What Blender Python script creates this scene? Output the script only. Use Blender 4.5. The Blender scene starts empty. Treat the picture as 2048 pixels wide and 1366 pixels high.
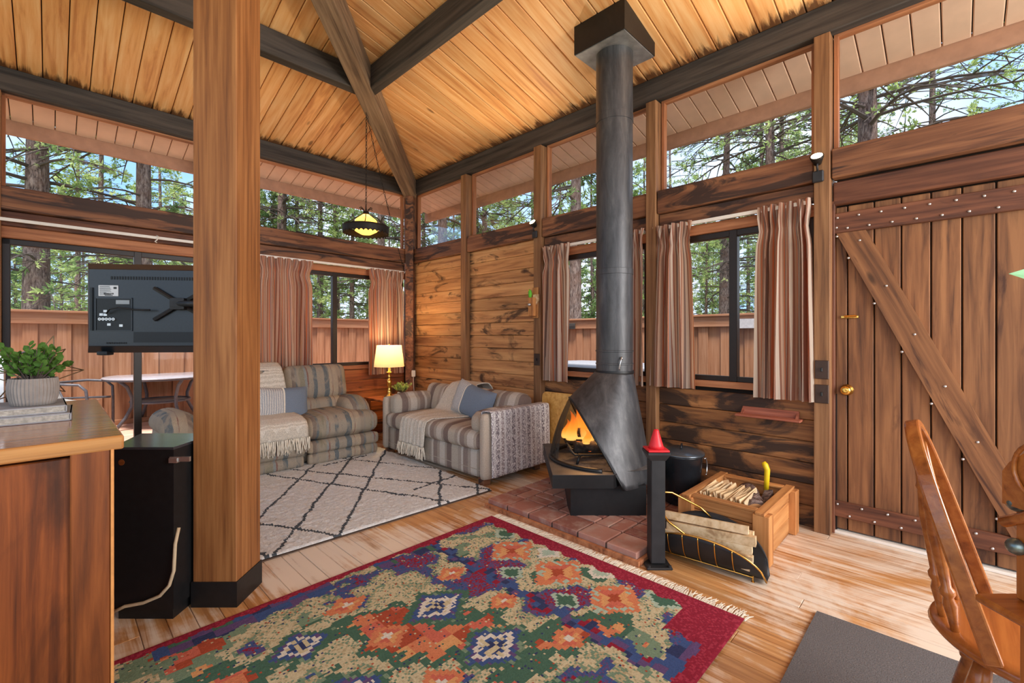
import bpy, bmesh, math, random
from mathutils import Vector, Matrix, Euler, noise
S = bpy.context.scene
COL = S.collection
R = math.radians
PI = math.pi
# ---------------------------------------------------------------- camera
F, CXP, HYP, CAMH = 905.0, 1024.0, 673.0, 1.22
PHI = math.atan2(1912 - 1024, F)
FW = Vector((math.cos(PHI), math.sin(PHI), 0)); RT = Vector((math.sin(PHI), -math.cos(PHI), 0))
cd = bpy.data.cameras.new('camera'); cam = bpy.data.objects.new('camera', cd); COL.objects.link(cam)
cam.location = (0, 0, CAMH); cam.rotation_euler = (PI / 2, 0, PHI - PI / 2)
cd.sensor_width = 36; cd.lens = F / 2048 * 36; cd.shift_y = -10 / 2048; cd.clip_start = 0.02; cd.clip_end = 400
S.camera = cam
def uv(u, v, z=0): return RT * u + FW * v + Vector((0, 0, z))
# ---------------------------------------------------------------- world, sun, large lights, exposure
vs = S.view_settings; vs.view_transform = 'Standard'; vs.look = 'None'; vs.gamma = 1; vs.use_curve_mapping = False
vs.exposure = 0.6
W = bpy.data.worlds.new('sky'); S.world = W; W.use_nodes = True
nt = W.node_tree; nt.nodes.clear()
def wn(t): return nt.nodes.new(t)
wo = wn('ShaderNodeOutputWorld'); wb = wn('ShaderNodeBackground'); tc = wn('ShaderNodeTexCoord'); cn = wn('ShaderNodeTexNoise')
cn.inputs['Scale'].default_value = 2.6; cn.inputs['Detail'].default_value = 5; cn.inputs['Distortion'].default_value = .4
cr = wn('ShaderNodeValToRGB'); cr.color_ramp.elements[0].position = .38; cr.color_ramp.elements[1].position = .62
cr.color_ramp.elements[0].color = (.27, .50, .88, 1); cr.color_ramp.elements[1].color = (.80, .88, .96, 1)
nt.links.new(tc.outputs['Generated'], cn.inputs['Vector']); nt.links.new(cn.outputs['Fac'], cr.inputs['Fac'])
nt.links.new(cr.outputs['Color'], wb.inputs['Color']); wb.inputs['Strength'].default_value = 1.15
nt.links.new(wb.outputs['Background'], wo.inputs['Surface'])
def light(kind, name, loc, energy, color=(1, 1, 1), rot=None, **kw):
    d = bpy.data.lights.new(name, kind); d.energy = energy; d.color = color
    for k, v in kw.items(): setattr(d, k, v)
    o = bpy.data.objects.new(name, d); COL.objects.link(o); o.location = loc
    if rot is not None: o.rotation_euler = rot
    return o
def aim(d): return Vector(d).to_track_quat('-Z', 'Y').to_euler()
light('SUN', 'sun', (0, 0, 12), 5.0, (1, .95, .88), aim((.27, .24, -.95)), angle=R(12))
# unseen rear fill added to brighten the room; entry lamp: window daylight from behind-right
light('AREA', 'rear_fill_light', (-1.5, -.6, 1.8), 19, (1, .96, .92), aim((1, .75, .1)), shape='RECTANGLE', size=2.4, size_y=2.0)
light('AREA', 'entry_window_light', (2.5, -2.1, 1.7), 108, (1, .96, .92), aim((-.22, 1, .05)), shape='RECTANGLE', size=2.2, size_y=2.0)
# ---------------------------------------------------------------- helpers
def sr(c):
    c /= 255.0
    return c / 12.92 if c <= .04045 else ((c + .055) / 1.055) ** 2.4
def rgb(r, g, b): return (sr(r), sr(g), sr(b), 1)
def tag(o, label=None, cat=None, group=None, kind=None):
    if label: o['label'] = label
    if cat: o['category'] = cat
    if group: o['group'] = group
    if kind: o['kind'] = kind
    return o
def put(name, me, parent=None, mtx=None):
    o = bpy.data.objects.new(name, me); COL.objects.link(o)
    if parent is not None: o.parent = parent
    if mtx is not None: o.matrix_local = mtx
    return o
def empty(name, loc=(0, 0, 0), rz=0):
    o = bpy.data.objects.new(name, None); COL.objects.link(o); o.empty_display_size = .1
    o.location = loc; o.rotation_euler = (0, 0, rz); return o
def copy_tree(o, parent=None):
    c = o.copy(); COL.objects.link(c); c.parent = parent
    for ch in o.children: copy_tree(ch, c)
    return c
class MB:
    def __init__(s): s.v = []; s.f = []
    def add(s, vs, fs):
        n = len(s.v); s.v += [tuple(x) for x in vs]; s.f += [tuple(i + n for i in q) for q in fs]; return s
    def box(s, c, d, m=None):
        vs = []
        for z in (-.5, .5):
            for y in (-.5, .5):
                for x in (-.5, .5):
                    p = Vector((x * d[0], y * d[1], z * d[2])); p = m @ p if m else p
                    vs.append(p + Vector(c))
        return s.add(vs, [(0, 2, 3, 1), (4, 5, 7, 6), (0, 1, 5, 4), (2, 6, 7, 3), (0, 4, 6, 2), (1, 3, 7, 5)])
    def bx(s, x0, x1, y0, y1, z0, z1): return s.box(((x0 + x1) / 2, (y0 + y1) / 2, (z0 + z1) / 2), (x1 - x0, y1 - y0, z1 - z0))
    def tube(s, pts, r, n=8, cap=True, closed=False):
        pts = [Vector(p) for p in pts]; k = len(pts); rr = r if isinstance(r, (list, tuple)) else [r] * k
        base = len(s.v); ref = None
        for i, p in enumerate(pts):
            a = pts[(i - 1) % k] if (i > 0 or closed) else p; b = pts[(i + 1) % k] if (i < k - 1 or closed) else p
            t = (b - a); t = t.normalized() if t.length > 1e-9 else Vector((0, 0, 1))
            if ref is None: ref = t.orthogonal().normalized()
            ref = (ref - t * ref.dot(t)); ref = ref.normalized() if ref.length > 1e-6 else t.orthogonal().normalized()
            bi = t.cross(ref)
            for j in range(n):
                an = 2 * PI * j / n; s.v.append(tuple(p + (ref * math.cos(an) + bi * math.sin(an)) * rr[i]))
        m = k if closed else k - 1
        for i in range(m):
            for j in range(n):
                a = base + i * n + j; b = base + i * n + (j + 1) % n; i2 = (i + 1) % k
                c = base + i2 * n + (j + 1) % n; d = base + i2 * n + j; s.f.append((a, b, c, d))
        if cap and not closed:
            s.f.append(tuple(base + j for j in range(n))[::-1]); s.f.append(tuple(base + (k - 1) * n + j for j in range(n)))
        return s
    def cyl(s, a, b, r0, r1=None, n=12): return s.tube([a, b], [r0, r1 if r1 is not None else r0], n)
    def lathe(s, prof, n=24, c=(0, 0, 0), cap=True, m=None):
        base = len(s.v); c = Vector(c)
        for r, z in prof:
            for j in range(n):
                a = 2 * PI * j / n; p = Vector((r * math.cos(a), r * math.sin(a), z)); p = m @ p if m else p
                s.v.append(tuple(c + p))
        for i in range(len(prof) - 1):
            for j in range(n):
                s.f.append((base + i * n + j, base + i * n + (j + 1) % n, base + (i + 1) * n + (j + 1) % n, base + (i + 1) * n + j))
        if cap:
            if prof[0][0] > 1e-4: s.f.append(tuple(base + j for j in range(n))[::-1])
            if prof[-1][0] > 1e-4: s.f.append(tuple(base + (len(prof) - 1) * n + j for j in range(n)))
        return s
    def prism(s, poly, z0, z1, m=None, c=(0, 0, 0)):
        k = len(poly); vs = [Vector((p[0], p[1], z0)) for p in poly] + [Vector((p[0], p[1], z1)) for p in poly]
        vs = [(m @ p if m else p) + Vector(c) for p in vs]
        return s.add(vs, [tuple(range(k))[::-1], tuple(range(k, 2 * k))] + [(i, (i + 1) % k, k + (i + 1) % k, k + i) for i in range(k)])
    def grid(s, fn, nu, nv, cu=False):
        base = len(s.v); w = nu if cu else nu + 1
        for j in range(nv + 1):
            for i in range(w): s.v.append(tuple(fn(i / nu, j / nv)))
        for j in range(nv):
            for i in range(nu):
                a = base + j * w + i; b = base + j * w + (i + 1) % w if cu else a + 1
                c = base + (j + 1) * w + (i + 1) % w if cu else base + (j + 1) * w + i + 1; d = base + (j + 1) * w + i
                s.f.append((a, b, c, d))
        return s
    def rbox(s, c, d, r=.04, crown=0, n=8, m=None, crowns=None):
        """rounded soft box; crown puffs the +-z faces (or per-axis via crowns)"""
        h = [x / 2 for x in d]; r = min([r] + h); c = Vector(c); cw = crowns or (0, 0, crown)
        seen = {}; base0 = len(s.v)
        ts = [-1 + 2 * i / n for i in range(n + 1)]
        ts = [math.copysign(abs(t) ** .75, t) for t in ts]
        def P(x, y, z):
            k = (round(x, 4), round(y, 4), round(z, 4))
            if k in seen: return seen[k]
            q = Vector((x * h[0], y * h[1], z * h[2])); inn = Vector([max(-h[i] + r, min(h[i] - r, q[i])) for i in range(3)])
            o = q - inn
            if o.length > 1e-9:
                # project the cube shell onto the rounding sphere
                o = o.normalized() * r if (sum(abs(e) > 1e-9 for e in o) > 0) else o
            w = inn + o
            X, Y, Z = x, y, z
            w.x += cw[0] * (1 - Y * Y) * (1 - Z * Z) * (X); w.y += cw[1] * (1 - X * X) * (1 - Z * Z) * Y; w.z += cw[2] * (1 - X * X) * (1 - Y * Y) * Z
            if m: w = m @ w
            s.v.append(tuple(w + c)); seen[k] = len(s.v) - 1; return seen[k]
        for ax in range(3):
            for sg in (-1, 1):
                for i in range(n):
                    for j in range(n):
                        qs = []
                        for (a, b) in ((ts[i], ts[j]), (ts[i + 1], ts[j]), (ts[i + 1], ts[j + 1]), (ts[i], ts[j + 1])):
                            p = [0, 0, 0]; p[ax] = sg; p[(ax + 1) % 3] = a; p[(ax + 2) % 3] = b; qs.append(P(*p))
                        s.f.append(tuple(qs if sg > 0 else qs[::-1]))
        return s
    def mesh(s, name, mat, smooth=False, fix=True):
        me = bpy.data.meshes.new(name); me.from_pydata(s.v, [], s.f); me.materials.append(mat)
        if fix:
            b = bmesh.new(); b.from_mesh(me); bmesh.ops.recalc_face_normals(b, faces=b.faces); b.to_mesh(me); b.free()
        if smooth: me.polygons.foreach_set('use_smooth', [True] * len(me.polygons))
        me.update(); return me
    def build(s, name, mat, parent=None, smooth=False, mtx=None, fix=True, auto=None):
        me = s.mesh(name, mat, smooth or auto is not None, fix)
        if auto is not None: me.set_sharp_from_angle(angle=R(auto))
        return put(name, me, parent, mtx)
_cache = {}
def chmesh(name, d, b, mat):
    k = (tuple(round(x, 4) for x in d), b, mat.name)
    if k in _cache: return _cache[k]
    me = bpy.data.meshes.new(name); bm = bmesh.new(); bmesh.ops.create_cube(bm, size=1)
    for v in bm.verts: v.co = Vector((v.co.x * d[0], v.co.y * d[1], v.co.z * d[2]))
    if b: bmesh.ops.bevel(bm, geom=bm.edges[:], offset=b, segments=1, affect='EDGES')
    bm.to_mesh(me); bm.free(); me.materials.append(mat); _cache[k] = me; return me
def cb(name, mat, c, d, parent=None, b=.004, m=None):
    """chamfered box, local x is the grain direction"""
    mt = Matrix.Translation(Vector(c))
    if m is not None: mt = mt @ m.to_4x4()
    return put(name, chmesh(name, d, b, mat), parent, mt)
def frame(xa, za):
    """rotation whose x axis is xa and z axis za"""
    x = Vector(xa).normalized(); z = Vector(za); z = (z - x * z.dot(x)).normalized(); y = z.cross(x)
    return Matrix((x, y, z)).transposed()
MX = Matrix.Identity(3); MYX = frame((0, 1, 0), (0, 0, 1)); MZX = frame((0, 0, 1), (1, 0, 0))
# ---------------------------------------------------------------- materials
class NT:
    def __init__(s, name):
        s.m = bpy.data.materials.new(name); s.m.use_nodes = True; s.t = s.m.node_tree
        s.b = s.t.nodes['Principled BSDF']; s.out = s.t.nodes['Material Output']
    def n(s, t, **kw):
        x = s.t.nodes.new(t)
        for k, v in kw.items():
            if k.startswith('i_'): x.inputs[k[2:].replace('_', ' ')].default_value = v
            else: setattr(x, k, v)
        return x
    def l(s, a, b): s.t.links.new(a, b)
    def tc(s, kind='Object', rnd=True):
        t = s.n('ShaderNodeTexCoord'); v = t.outputs[kind]
        if rnd:
            oi = s.n('ShaderNodeObjectInfo'); a = s.n('ShaderNodeVectorMath', operation='SCALE'); c = s.n('ShaderNodeCombineXYZ')
            for i, k in enumerate((37.0, 91.0, 53.0)):
                mm = s.n('ShaderNodeMath', operation='MULTIPLY'); mm.inputs[1].default_value = k; s.l(oi.outputs['Random'], mm.inputs[0]); s.l(mm.outputs[0], c.inputs[i])
            ad = s.n('ShaderNodeVectorMath', operation='ADD'); s.l(v, ad.inputs[0]); s.l(c.outputs[0], ad.inputs[1]); v = ad.outputs[0]
        return v
    def map(s, v, sc):
        m = s.n('ShaderNodeMapping'); m.inputs['Scale'].default_value = sc; s.l(v, m.inputs['Vector']); return m.outputs[0]
    def noise(s, v, scale, detail=4, dist=0, rough=.55):
        x = s.n('ShaderNodeTexNoise'); x.inputs['Scale'].default_value = scale; x.inputs['Detail'].default_value = detail
        x.inputs['Distortion'].default_value = dist; x.inputs['Roughness'].default_value = rough; s.l(v, x.inputs['Vector']); return x.outputs['Fac']
    def ramp(s, v, stops, interp='LINEAR'):
        r = s.n('ShaderNodeValToRGB'); r.color_ramp.interpolation = interp; e = r.color_ramp.elements
        while len(e) < len(stops): e.new(.5)
        for i, (p, c) in enumerate(stops): e[i].position = p; e[i].color = c if len(c) == 4 else (*c, 1)
        s.l(v, r.inputs['Fac']); return r.outputs['Color']
    def mix(s, f, a, b, mode='MIX'):
        x = s.n('ShaderNodeMix', data_type='RGBA', blend_type=mode)
        for k, q in (('Factor', f), ('A', a), ('B', b)):
            i = [z for z in x.inputs if z.name == k and (z.type == 'RGBA' or k == 'Factor' and z.type == 'VALUE')][0]
            if hasattr(q, 'is_linked') or hasattr(q, 'links'): s.l(q, i)
            else: i.default_value = q
        return [z for z in x.outputs if z.type == 'RGBA'][0]
    def math(s, op, a, b=None):
        x = s.n('ShaderNodeMath', operation=op)
        for i, q in enumerate((a, b)):
            if q is None: continue
            if hasattr(q, 'links'): s.l(q, x.inputs[i])
            else: x.inputs[i].default_value = q
        return x.outputs[0]
    def bump(s, h, st=.3, d=.01):
        x = s.n('ShaderNodeBump'); x.inputs['Strength'].default_value = st; x.inputs['Distance'].default_value = d; s.l(h, x.inputs['Height']); s.l(x.outputs[0], s.b.inputs['Normal'])
    def done(s, col=None, rough=.6, spec=.4, metal=0):
        if col is not None:
            if hasattr(col, 'links'): s.l(col, s.b.inputs['Base Color'])
            else: s.b.inputs['Base Color'].default_value = col
        if hasattr(rough, 'links'): s.l(rough, s.b.inputs['Roughness'])
        else: s.b.inputs['Roughness'].default_value = rough
        s.b.inputs['Specular IOR Level'].default_value = spec; s.b.inputs['Metallic'].default_value = metal
        return s.m
BW = [(0, (0, 0, 0, 1)), (1, (1, 1, 1, 1))]
def plain(name, c, rough=.6, metal=0, spec=.4, var=.12, sc=30, bump=0.1):
    t = NT(name); v = t.tc(); n = t.noise(v, sc, 4)
    col = t.ramp(n, [(.3, tuple(x * (1 - var) for x in c[:3])), (.7, tuple(min(1, x * (1 + var)) for x in c[:3]))])
    if bump: t.bump(n, bump, .004)
    return t.done(col, rough, spec, metal)
def wood(name, light, mid, dark, stain=None, st=(.52, .62), rough=.6, knots=.5, vary=.35, grain=24, spec=.35, wear=None, wst=(.5, .6), wsc=1.6, ss=(1.5, 4, 4), ends=None):
    t = NT(name); v = t.tc(); g = t.noise(t.map(v, (1.3, grain, grain)), 1, 7, .5, .65)
    rings = t.noise(t.map(v, (.55, 7, 7)), 1, 2, .4); sn = t.math('SINE', t.math('MULTIPLY', rings, 42.0)); sn = t.math('MULTIPLY', sn, .035)
    mg = t.noise(t.map(v, (.8, 15, 15)), 1, 4, .3); gg = t.math('ADD', t.math('ADD', t.math('MULTIPLY', g, .7), t.math('MULTIPLY', mg, .3)), sn)
    col = t.ramp(gg, [(.34, dark), (.47, mid), (.62, light)])
    oi = t.n('ShaderNodeObjectInfo'); hv = t.ramp(oi.outputs['Random'], [(0, (1 - vary,) * 3), (.5, (1, 1 - vary * .12, 1 - vary * .2)), (1, (1.0, 1.0, 1.0))])
    col = t.mix(1.0, col, hv, 'MULTIPLY')
    if knots:
        vo = t.n('ShaderNodeTexVoronoi'); vo.inputs['Scale'].default_value = 1; t.l(t.map(v, (2.6, 7.5, 7.5)), vo.inputs['Vector'])
        k = t.ramp(vo.outputs['Distance'], [(.0, (1, 1, 1)), (.11, (.75,) * 3), (.17, (0, 0, 0))])
        sel = t.ramp(vo.outputs['Color'], [(1 - knots * .5, (0, 0, 0)), (1.001 - knots * .5, (1, 1, 1))], 'CONSTANT')
        col = t.mix(t.mix(1.0, k, sel, 'MULTIPLY'), col, tuple(x * .33 for x in dark[:3]) + (1,))
    if stain:
        sv = t.noise(t.map(v, ss), 1.0, 6, 1.6, .6)
        col = t.mix(t.ramp(sv, [(st[0], (0, 0, 0)), (st[1], (.9,) * 3)]), col, stain)
    if wear:
        ge = t.n('ShaderNodeNewGeometry'); wv = t.noise(ge.outputs['Position'], wsc, 8, .6, .62)
        wv2 = t.math('ADD', wv, t.math('MULTIPLY', t.math('SUBTRACT', g, .5), .55))
        col = t.mix(t.ramp(wv2, [(wst[0], (0, 0, 0)), (wst[1], (.85,) * 3)]), col, wear)
    if ends:
        tcn = t.n('ShaderNodeTexCoord'); sx = t.n('ShaderNodeSeparateXYZ'); t.l(tcn.outputs['Object' if ends[0] == 'start' else 'Generated'], sx.inputs[0]); en = t.noise(t.map(v, (2.2, 16, 16)), 1, 5, 1.0, .7)
        if ends[0] == 'start': e = t.math('SUBTRACT', t.math('MULTIPLY', en, .34), t.math('ADD', sx.outputs[0], .04))
        else: e = t.math('SUBTRACT', t.math('ADD', t.math('ABSOLUTE', t.math('SUBTRACT', sx.outputs[0], .47)), t.math('MULTIPLY', en, .22)), .585)
        col = t.mix(t.ramp(t.math('MULTIPLY', e, ends[2]), [(0, (0, 0, 0)), (1, (.92,) * 3)]), col, ends[1])
    t.bump(gg, .25, .004)
    return t.done(col, rough, spec)
def stripes(name, cols, period, axis=0, rough=.9, wob=.0, weave=160, trans=None, rnd=True, fleck=None, coord='Object', wd=.62, blot=None):
    t = NT(name); v = t.tc(coord, rnd); sp = t.n('ShaderNodeSeparateXYZ'); t.l(v, sp.inputs[0]); x = sp.outputs[axis]
    if wob: x = t.math('ADD', x, t.math('MULTIPLY', t.noise(v, 9, 3), wob))
    f = t.math('FRACT', t.math('DIVIDE', x, period)); tot = sum(w for w, c in cols); st = []; a = 0
    for w, c in cols: st.append((a / tot, c)); a += w
    col = t.ramp(f, st, 'CONSTANT'); n = t.noise(v, weave, 3, 0, .7)
    col = t.mix(t.ramp(n, [(.35, (wd,) * 3), (.65, (1.0,) * 3)]), (0, 0, 0, 1), col)
    if blot: col = t.mix(t.ramp(t.noise(t.map(v, (5, 3, 2.2)), 2.2, 5, 1.0), [(.44, (0, 0, 0)), (.56, (.75,) * 3)]), col, blot)
    if fleck: col = t.mix(t.ramp(t.noise(t.map(v, (1, 1, .45)), weave * .9, 2), [(.5, (0, 0, 0)), (.58, (1, 1, 1))]), col, fleck)
    t.bump(n, .35, .003); m = t.done(col, rough, .2)
    if trans:
        tr = t.n('ShaderNodeBsdfTranslucent'); t.l(t.mix(1.0, col, trans, 'MULTIPLY'), tr.inputs['Color']); mx = t.n('ShaderNodeMixShader'); mx.inputs[0].default_value = .55
        t.l(t.b.outputs[0], mx.inputs[1]); t.l(tr.outputs[0], mx.inputs[2]); t.l(mx.outputs[0], t.out.inputs['Surface'])
    return m
def vcol(name, attr='Col', rough=.95, heather=.3, sc=220, bump=.4):
    t = NT(name); a = t.n('ShaderNodeVertexColor', layer_name=attr); v = t.tc('Object', False); n = t.noise(v, sc, 3, 0, .75)
    col = t.mix(1.0, a.outputs['Color'], t.ramp(n, [(.3, (1 - heather,) * 3), (.7, (1, 1, 1))]), 'MULTIPLY'); t.bump(n, bump, .006)
    return t.done(col, rough, .1)
def glass(name, tint=(1, 1, 1), refl=.06):
    t = NT(name); tr = t.n('ShaderNodeBsdfTransparent'); tr.inputs[0].default_value = (*tint, 1); gl = t.n('ShaderNodeBsdfGlossy'); gl.inputs['Roughness'].default_value = .02
    fr = t.n('ShaderNodeFresnel'); fr.inputs[0].default_value = 1.35; mx = t.n('ShaderNodeMixShader'); t.l(t.math('MULTIPLY', fr.outputs[0], refl * 3.2), mx.inputs[0])
    t.l(tr.outputs[0], mx.inputs[1]); t.l(gl.outputs[0], mx.inputs[2]); t.l(mx.outputs[0], t.out.inputs['Surface']); return t.m
def emit(name, c, st, mixc=None):
    t = NT(name); t.b.inputs['Base Color'].default_value = c; t.b.inputs['Emission Color'].default_value = c; t.b.inputs['Emission Strength'].default_value = st; return t.m
M = {}
M['ceil'] = wood('pine_ceiling', rgb(240, 194, 138), rgb(230, 170, 108), rgb(198, 132, 78), rough=.5, knots=.6, vary=.2, grain=20, ends=('start', rgb(74, 42, 24), 14))
M['soffit'] = plain('soffit_paint', rgb(240, 202, 174), .7, var=.05, sc=9)
M['fascia'] = plain('fascia_paint', rgb(188, 142, 116), .7, var=.12, sc=12)
M['beam'] = wood('dark_beam', rgb(82, 74, 68), rgb(64, 58, 54), rgb(44, 40, 38), rough=.7, knots=0, vary=.1)
M['hip'] = wood('weathered_beam', rgb(150, 124, 98), rgb(122, 98, 76), rgb(84, 66, 52), rough=.75, knots=.1, vary=.1)
M['wallb'] = wood('stained_wall_board', rgb(216, 166, 112), rgb(194, 140, 90), rgb(140, 92, 58), stain=rgb(58, 38, 28), st=(.55, .66), knots=.5, vary=.3, ss=(1.9, 5, 5), ends=('both', rgb(52, 36, 30), 16))
M['wallred'] = wood('red_wall_board', rgb(172, 104, 58), rgb(142, 78, 42), rgb(84, 46, 28), stain=rgb(48, 28, 20), st=(.56, .66), knots=.5, vary=.35, rough=.45)
M['walldark'] = wood('dark_stained_wall_board', rgb(176, 122, 74), rgb(140, 92, 54), rgb(88, 56, 36), stain=rgb(42, 32, 28), st=(.46, .57), knots=.4, vary=.3)
M['header'] = wood('header_beam', rgb(150, 102, 70), rgb(120, 78, 54), rgb(82, 52, 38), stain=rgb(52, 38, 34), st=(.5, .58), knots=.2, vary=.15, ss=(1.1, 7, 7))
M['post'] = wood('cedar_post', rgb(158, 116, 78), rgb(132, 92, 60), rgb(96, 66, 44), knots=.15, vary=.15, grain=40)
M['bigpost'] = wood('rough_sawn_post', rgb(164, 110, 62), rgb(140, 88, 46), rgb(106, 64, 34), knots=.12, vary=.0, grain=50)
M['trimwood'] = wood('window_trim', rgb(196, 134, 92), rgb(166, 106, 70), rgb(118, 72, 48), knots=0, vary=.1)
M['door'] = wood('door_board', rgb(154, 106, 68), rgb(124, 82, 52), rgb(84, 54, 36), stain=rgb(62, 36, 26), st=(.57, .7), knots=.35, vary=.25, ss=(1.0, 8, 8))
M['doordark'] = wood('door_rail', rgb(128, 80, 56), rgb(100, 60, 42), rgb(66, 38, 28), stain=rgb(52, 32, 26), st=(.55, .66), knots=.2, vary=.15)
M['floor'] = wood('worn_floor_plank', rgb(216, 166, 110), rgb(198, 144, 90), rgb(160, 108, 64), rough=.34, knots=.25, vary=.25, grain=26, wear=rgb(232, 220, 204), wst=(.44, .58), wsc=1.3, spec=.5)
M['dark'] = plain('dark_gap', rgb(30, 22, 17), .9, var=.1)
M['frame'] = plain('bronze_window_frame', rgb(40, 29, 23), .4, var=.1)
M['glass'] = glass('window_glass')
M['white'] = plain('white_paint', rgb(232, 226, 216), .5, var=.04)
M['blackmetal'] = plain('black_metal', rgb(48, 48, 50), .5, .3, var=.2, sc=14)
M['black'] = plain('black_paint', rgb(24, 24, 25), .45, var=.2)
M['brass'] = plain('polished_brass', rgb(226, 178, 92), .22, 1.0, var=.1)
M['steel'] = plain('bright_steel', rgb(205, 205, 205), .3, .9, var=.1)
M['bronze'] = plain('brown_switch_plate', rgb(66, 48, 40), .4, .3, var=.15)
M['fence'] = wood('fence_board', rgb(178, 130, 98), rgb(164, 114, 82), rgb(140, 94, 66), knots=.12, vary=.12, rough=.8, grain=30)
M['deck'] = wood('deck_board', rgb(228, 186, 164), rgb(210, 164, 142), rgb(170, 124, 104), knots=.1, vary=.2, rough=.8)
# ---------------------------------------------------------------- structure
random.seed(7)
XB, YA = 3.40, 5.22
Z0, PT = 3.27, .25          # ceiling height over the wall line and roof pitch
def struct(o, label): return tag(o, label, None, None, 'structure')
# floor: planks run along Y
fl = struct(MB().bx(-1.3, 3.6, -1.6, 5.3, -.14, -.024).build('floor', M['dark']), 'worn orange plank floor with pale scuffed patches')
x = -1.3
while x < 3.42:
    w = .0915; y = -1.6 - random.random() * 1.2
    while y < 5.2:
        L = random.choice((1.2, 1.8, 2.4, 2.4)); a = max(y, -1.6); b = min(y + L, 5.2)
        if b - a > .1:
            cb('plank', M['floor'], (x + w / 2, (a + b) / 2, -.012 + random.uniform(-.0008, .0008)), (round(b - a - .0025, 2), w - .0022, .024), fl, .0016, MYX)
        y += L
    x += w
# ceiling: boards run up the slope
ceil = struct(MB().add([(3.55, 5.37, Z0 + .06), (-1.6, 5.37, Z0 + .06), (-1.6, 2.27, Z0 + .06 + .775), (.45, 2.27, Z0 + .06 + .775), (.45, -2.6, Z0 + .06 + .775), (3.55, -2.6, Z0 + .06)][:0] or
    [(4.1, 5.92, Z0 + .06 - .175), (-1.6, 5.92, Z0 + .06 - .175), (-1.6, 2.27, Z0 + .06 + .7375), (.45, 2.27, Z0 + .06 + .7375), (.45, -2.6, Z0 + .06 + .7375), (4.1, -2.6, Z0 + .06 - .175)],
    [(0, 1, 2, 3), (0, 3, 4, 5)]).build('ceiling', M['dark']), 'sloping honey pine board ceiling with dark grooves')
struct(MB().bx(-3.6, .5, -3.2, 2.3, 4.02, 4.1).bx(.45, 4.1, -3.2, -2.55, 3.9, 4.1).bx(-3.6, -1.55, 2.2, 5.9, 3.95, 4.1).build('ceiling_rear', M['ceil']), 'rest of the pine ceiling over the back of the room')
CS = math.sqrt(1 + PT * PT)
def slope_board(name, mat, side, c0, w, d0, d1a, d1b, th=.03, dz=0):
    """board on roof slope; c0 centre along the eave, d0 start inset, d1a/d1b end inset at its two edges"""
    if side == 'A': o = Vector((c0, YA - d0, Z0 + PT * d0 + dz)); xa = Vector((0, -1, PT)); ya = Vector((1, 0, 0))
    else: o = Vector((XB - d0, c0, Z0 + PT * d0 + dz)); xa = Vector((-1, 0, PT)); ya = Vector((0, 1, 0))
    xa.normalize(); za = xa.cross(ya)
    if za.z < 0: za = -za; 
    m = Matrix((xa, ya, za)).transposed().to_4x4(); m.translation = o
    L1 = (d1a - d0) * CS; L2 = (d1b - d0) * CS; h = w / 2; g = .003; ch = .005
    mb = MB()
    P = lambda yy, zz, t: Vector((0 if t == 0 else (L1 + (L2 - L1) * (yy + h) / w), yy, zz))
    prof = [(-h + g + ch, 0), (h - g - ch, 0), (h - g, ch), (h - g, th), (-h + g, th), (-h + g, ch)]
    vs_ = [P(a, b, 0) for a, b in prof] + [P(a, b, 1) for a, b in prof]; k = 6
    mb.add(vs_, [tuple(range(k)), tuple(range(k, 2 * k))] + [(i, (i + 1) % k, k + (i + 1) % k, k + i) for i in range(k)])
    return mb.build(name, mat, ceil, mtx=m)
DM = 2.9
w = .137; y = 5.22
c = XB - .02
while c > -1.5:           # slope over the glazed wall: width along X
    a = XB - (c - w); b = XB - c
    slope_board('board', M['ceil'], 'A', c - w / 2, w, 0, min(a, DM), min(b, DM)); c -= w
c = YA - .02
while c > -2.4:
    a = YA - (c - w); b = YA - c
    slope_board('board', M['ceil'], 'B', c - w / 2, w, 0, min(a, DM), min(b, DM)); c -= w
c = XB + .60               # painted soffit boards outside
while c > -1.5:
    a = XB - (c - w); b = XB - c
    slope_board('soffit_board', M['soffit'], 'A', c - w / 2, w, -.66, min(-.03, a), min(-.03, b)) if min(a, b) > -.66 else None; c -= w
c = YA + .60
while c > -2.4:
    a = YA - (c - w); b = YA - c
    slope_board('soffit_board', M['soffit'], 'B', c - w / 2, w, -.66, min(-.03, a), min(-.03, b)) if min(a, b) > -.66 else None; c -= w
nT = [0]
def trim(mat, label, c, d, m=MX, b=.006):
    nT[0] += 1; return struct(cb('trim_%d' % nT[0], mat, c, d, None, b, m), label)
def trim_mb(mb, mat, label):
    nT[0] += 1; return struct(mb.build('trim_%d' % nT[0], mat), label)
ZF = Z0 - PT * .66
trim(M['fascia'], 'painted fascia board under the eave above the sliding door', (1.2, YA + .69, ZF - .045), (5.4, .045, .15))
trim(M['fascia'], 'painted fascia board under the eave above the plank door', (XB + .69, 1.65, ZF - .045), (.045, 8.5, .15))
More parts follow.
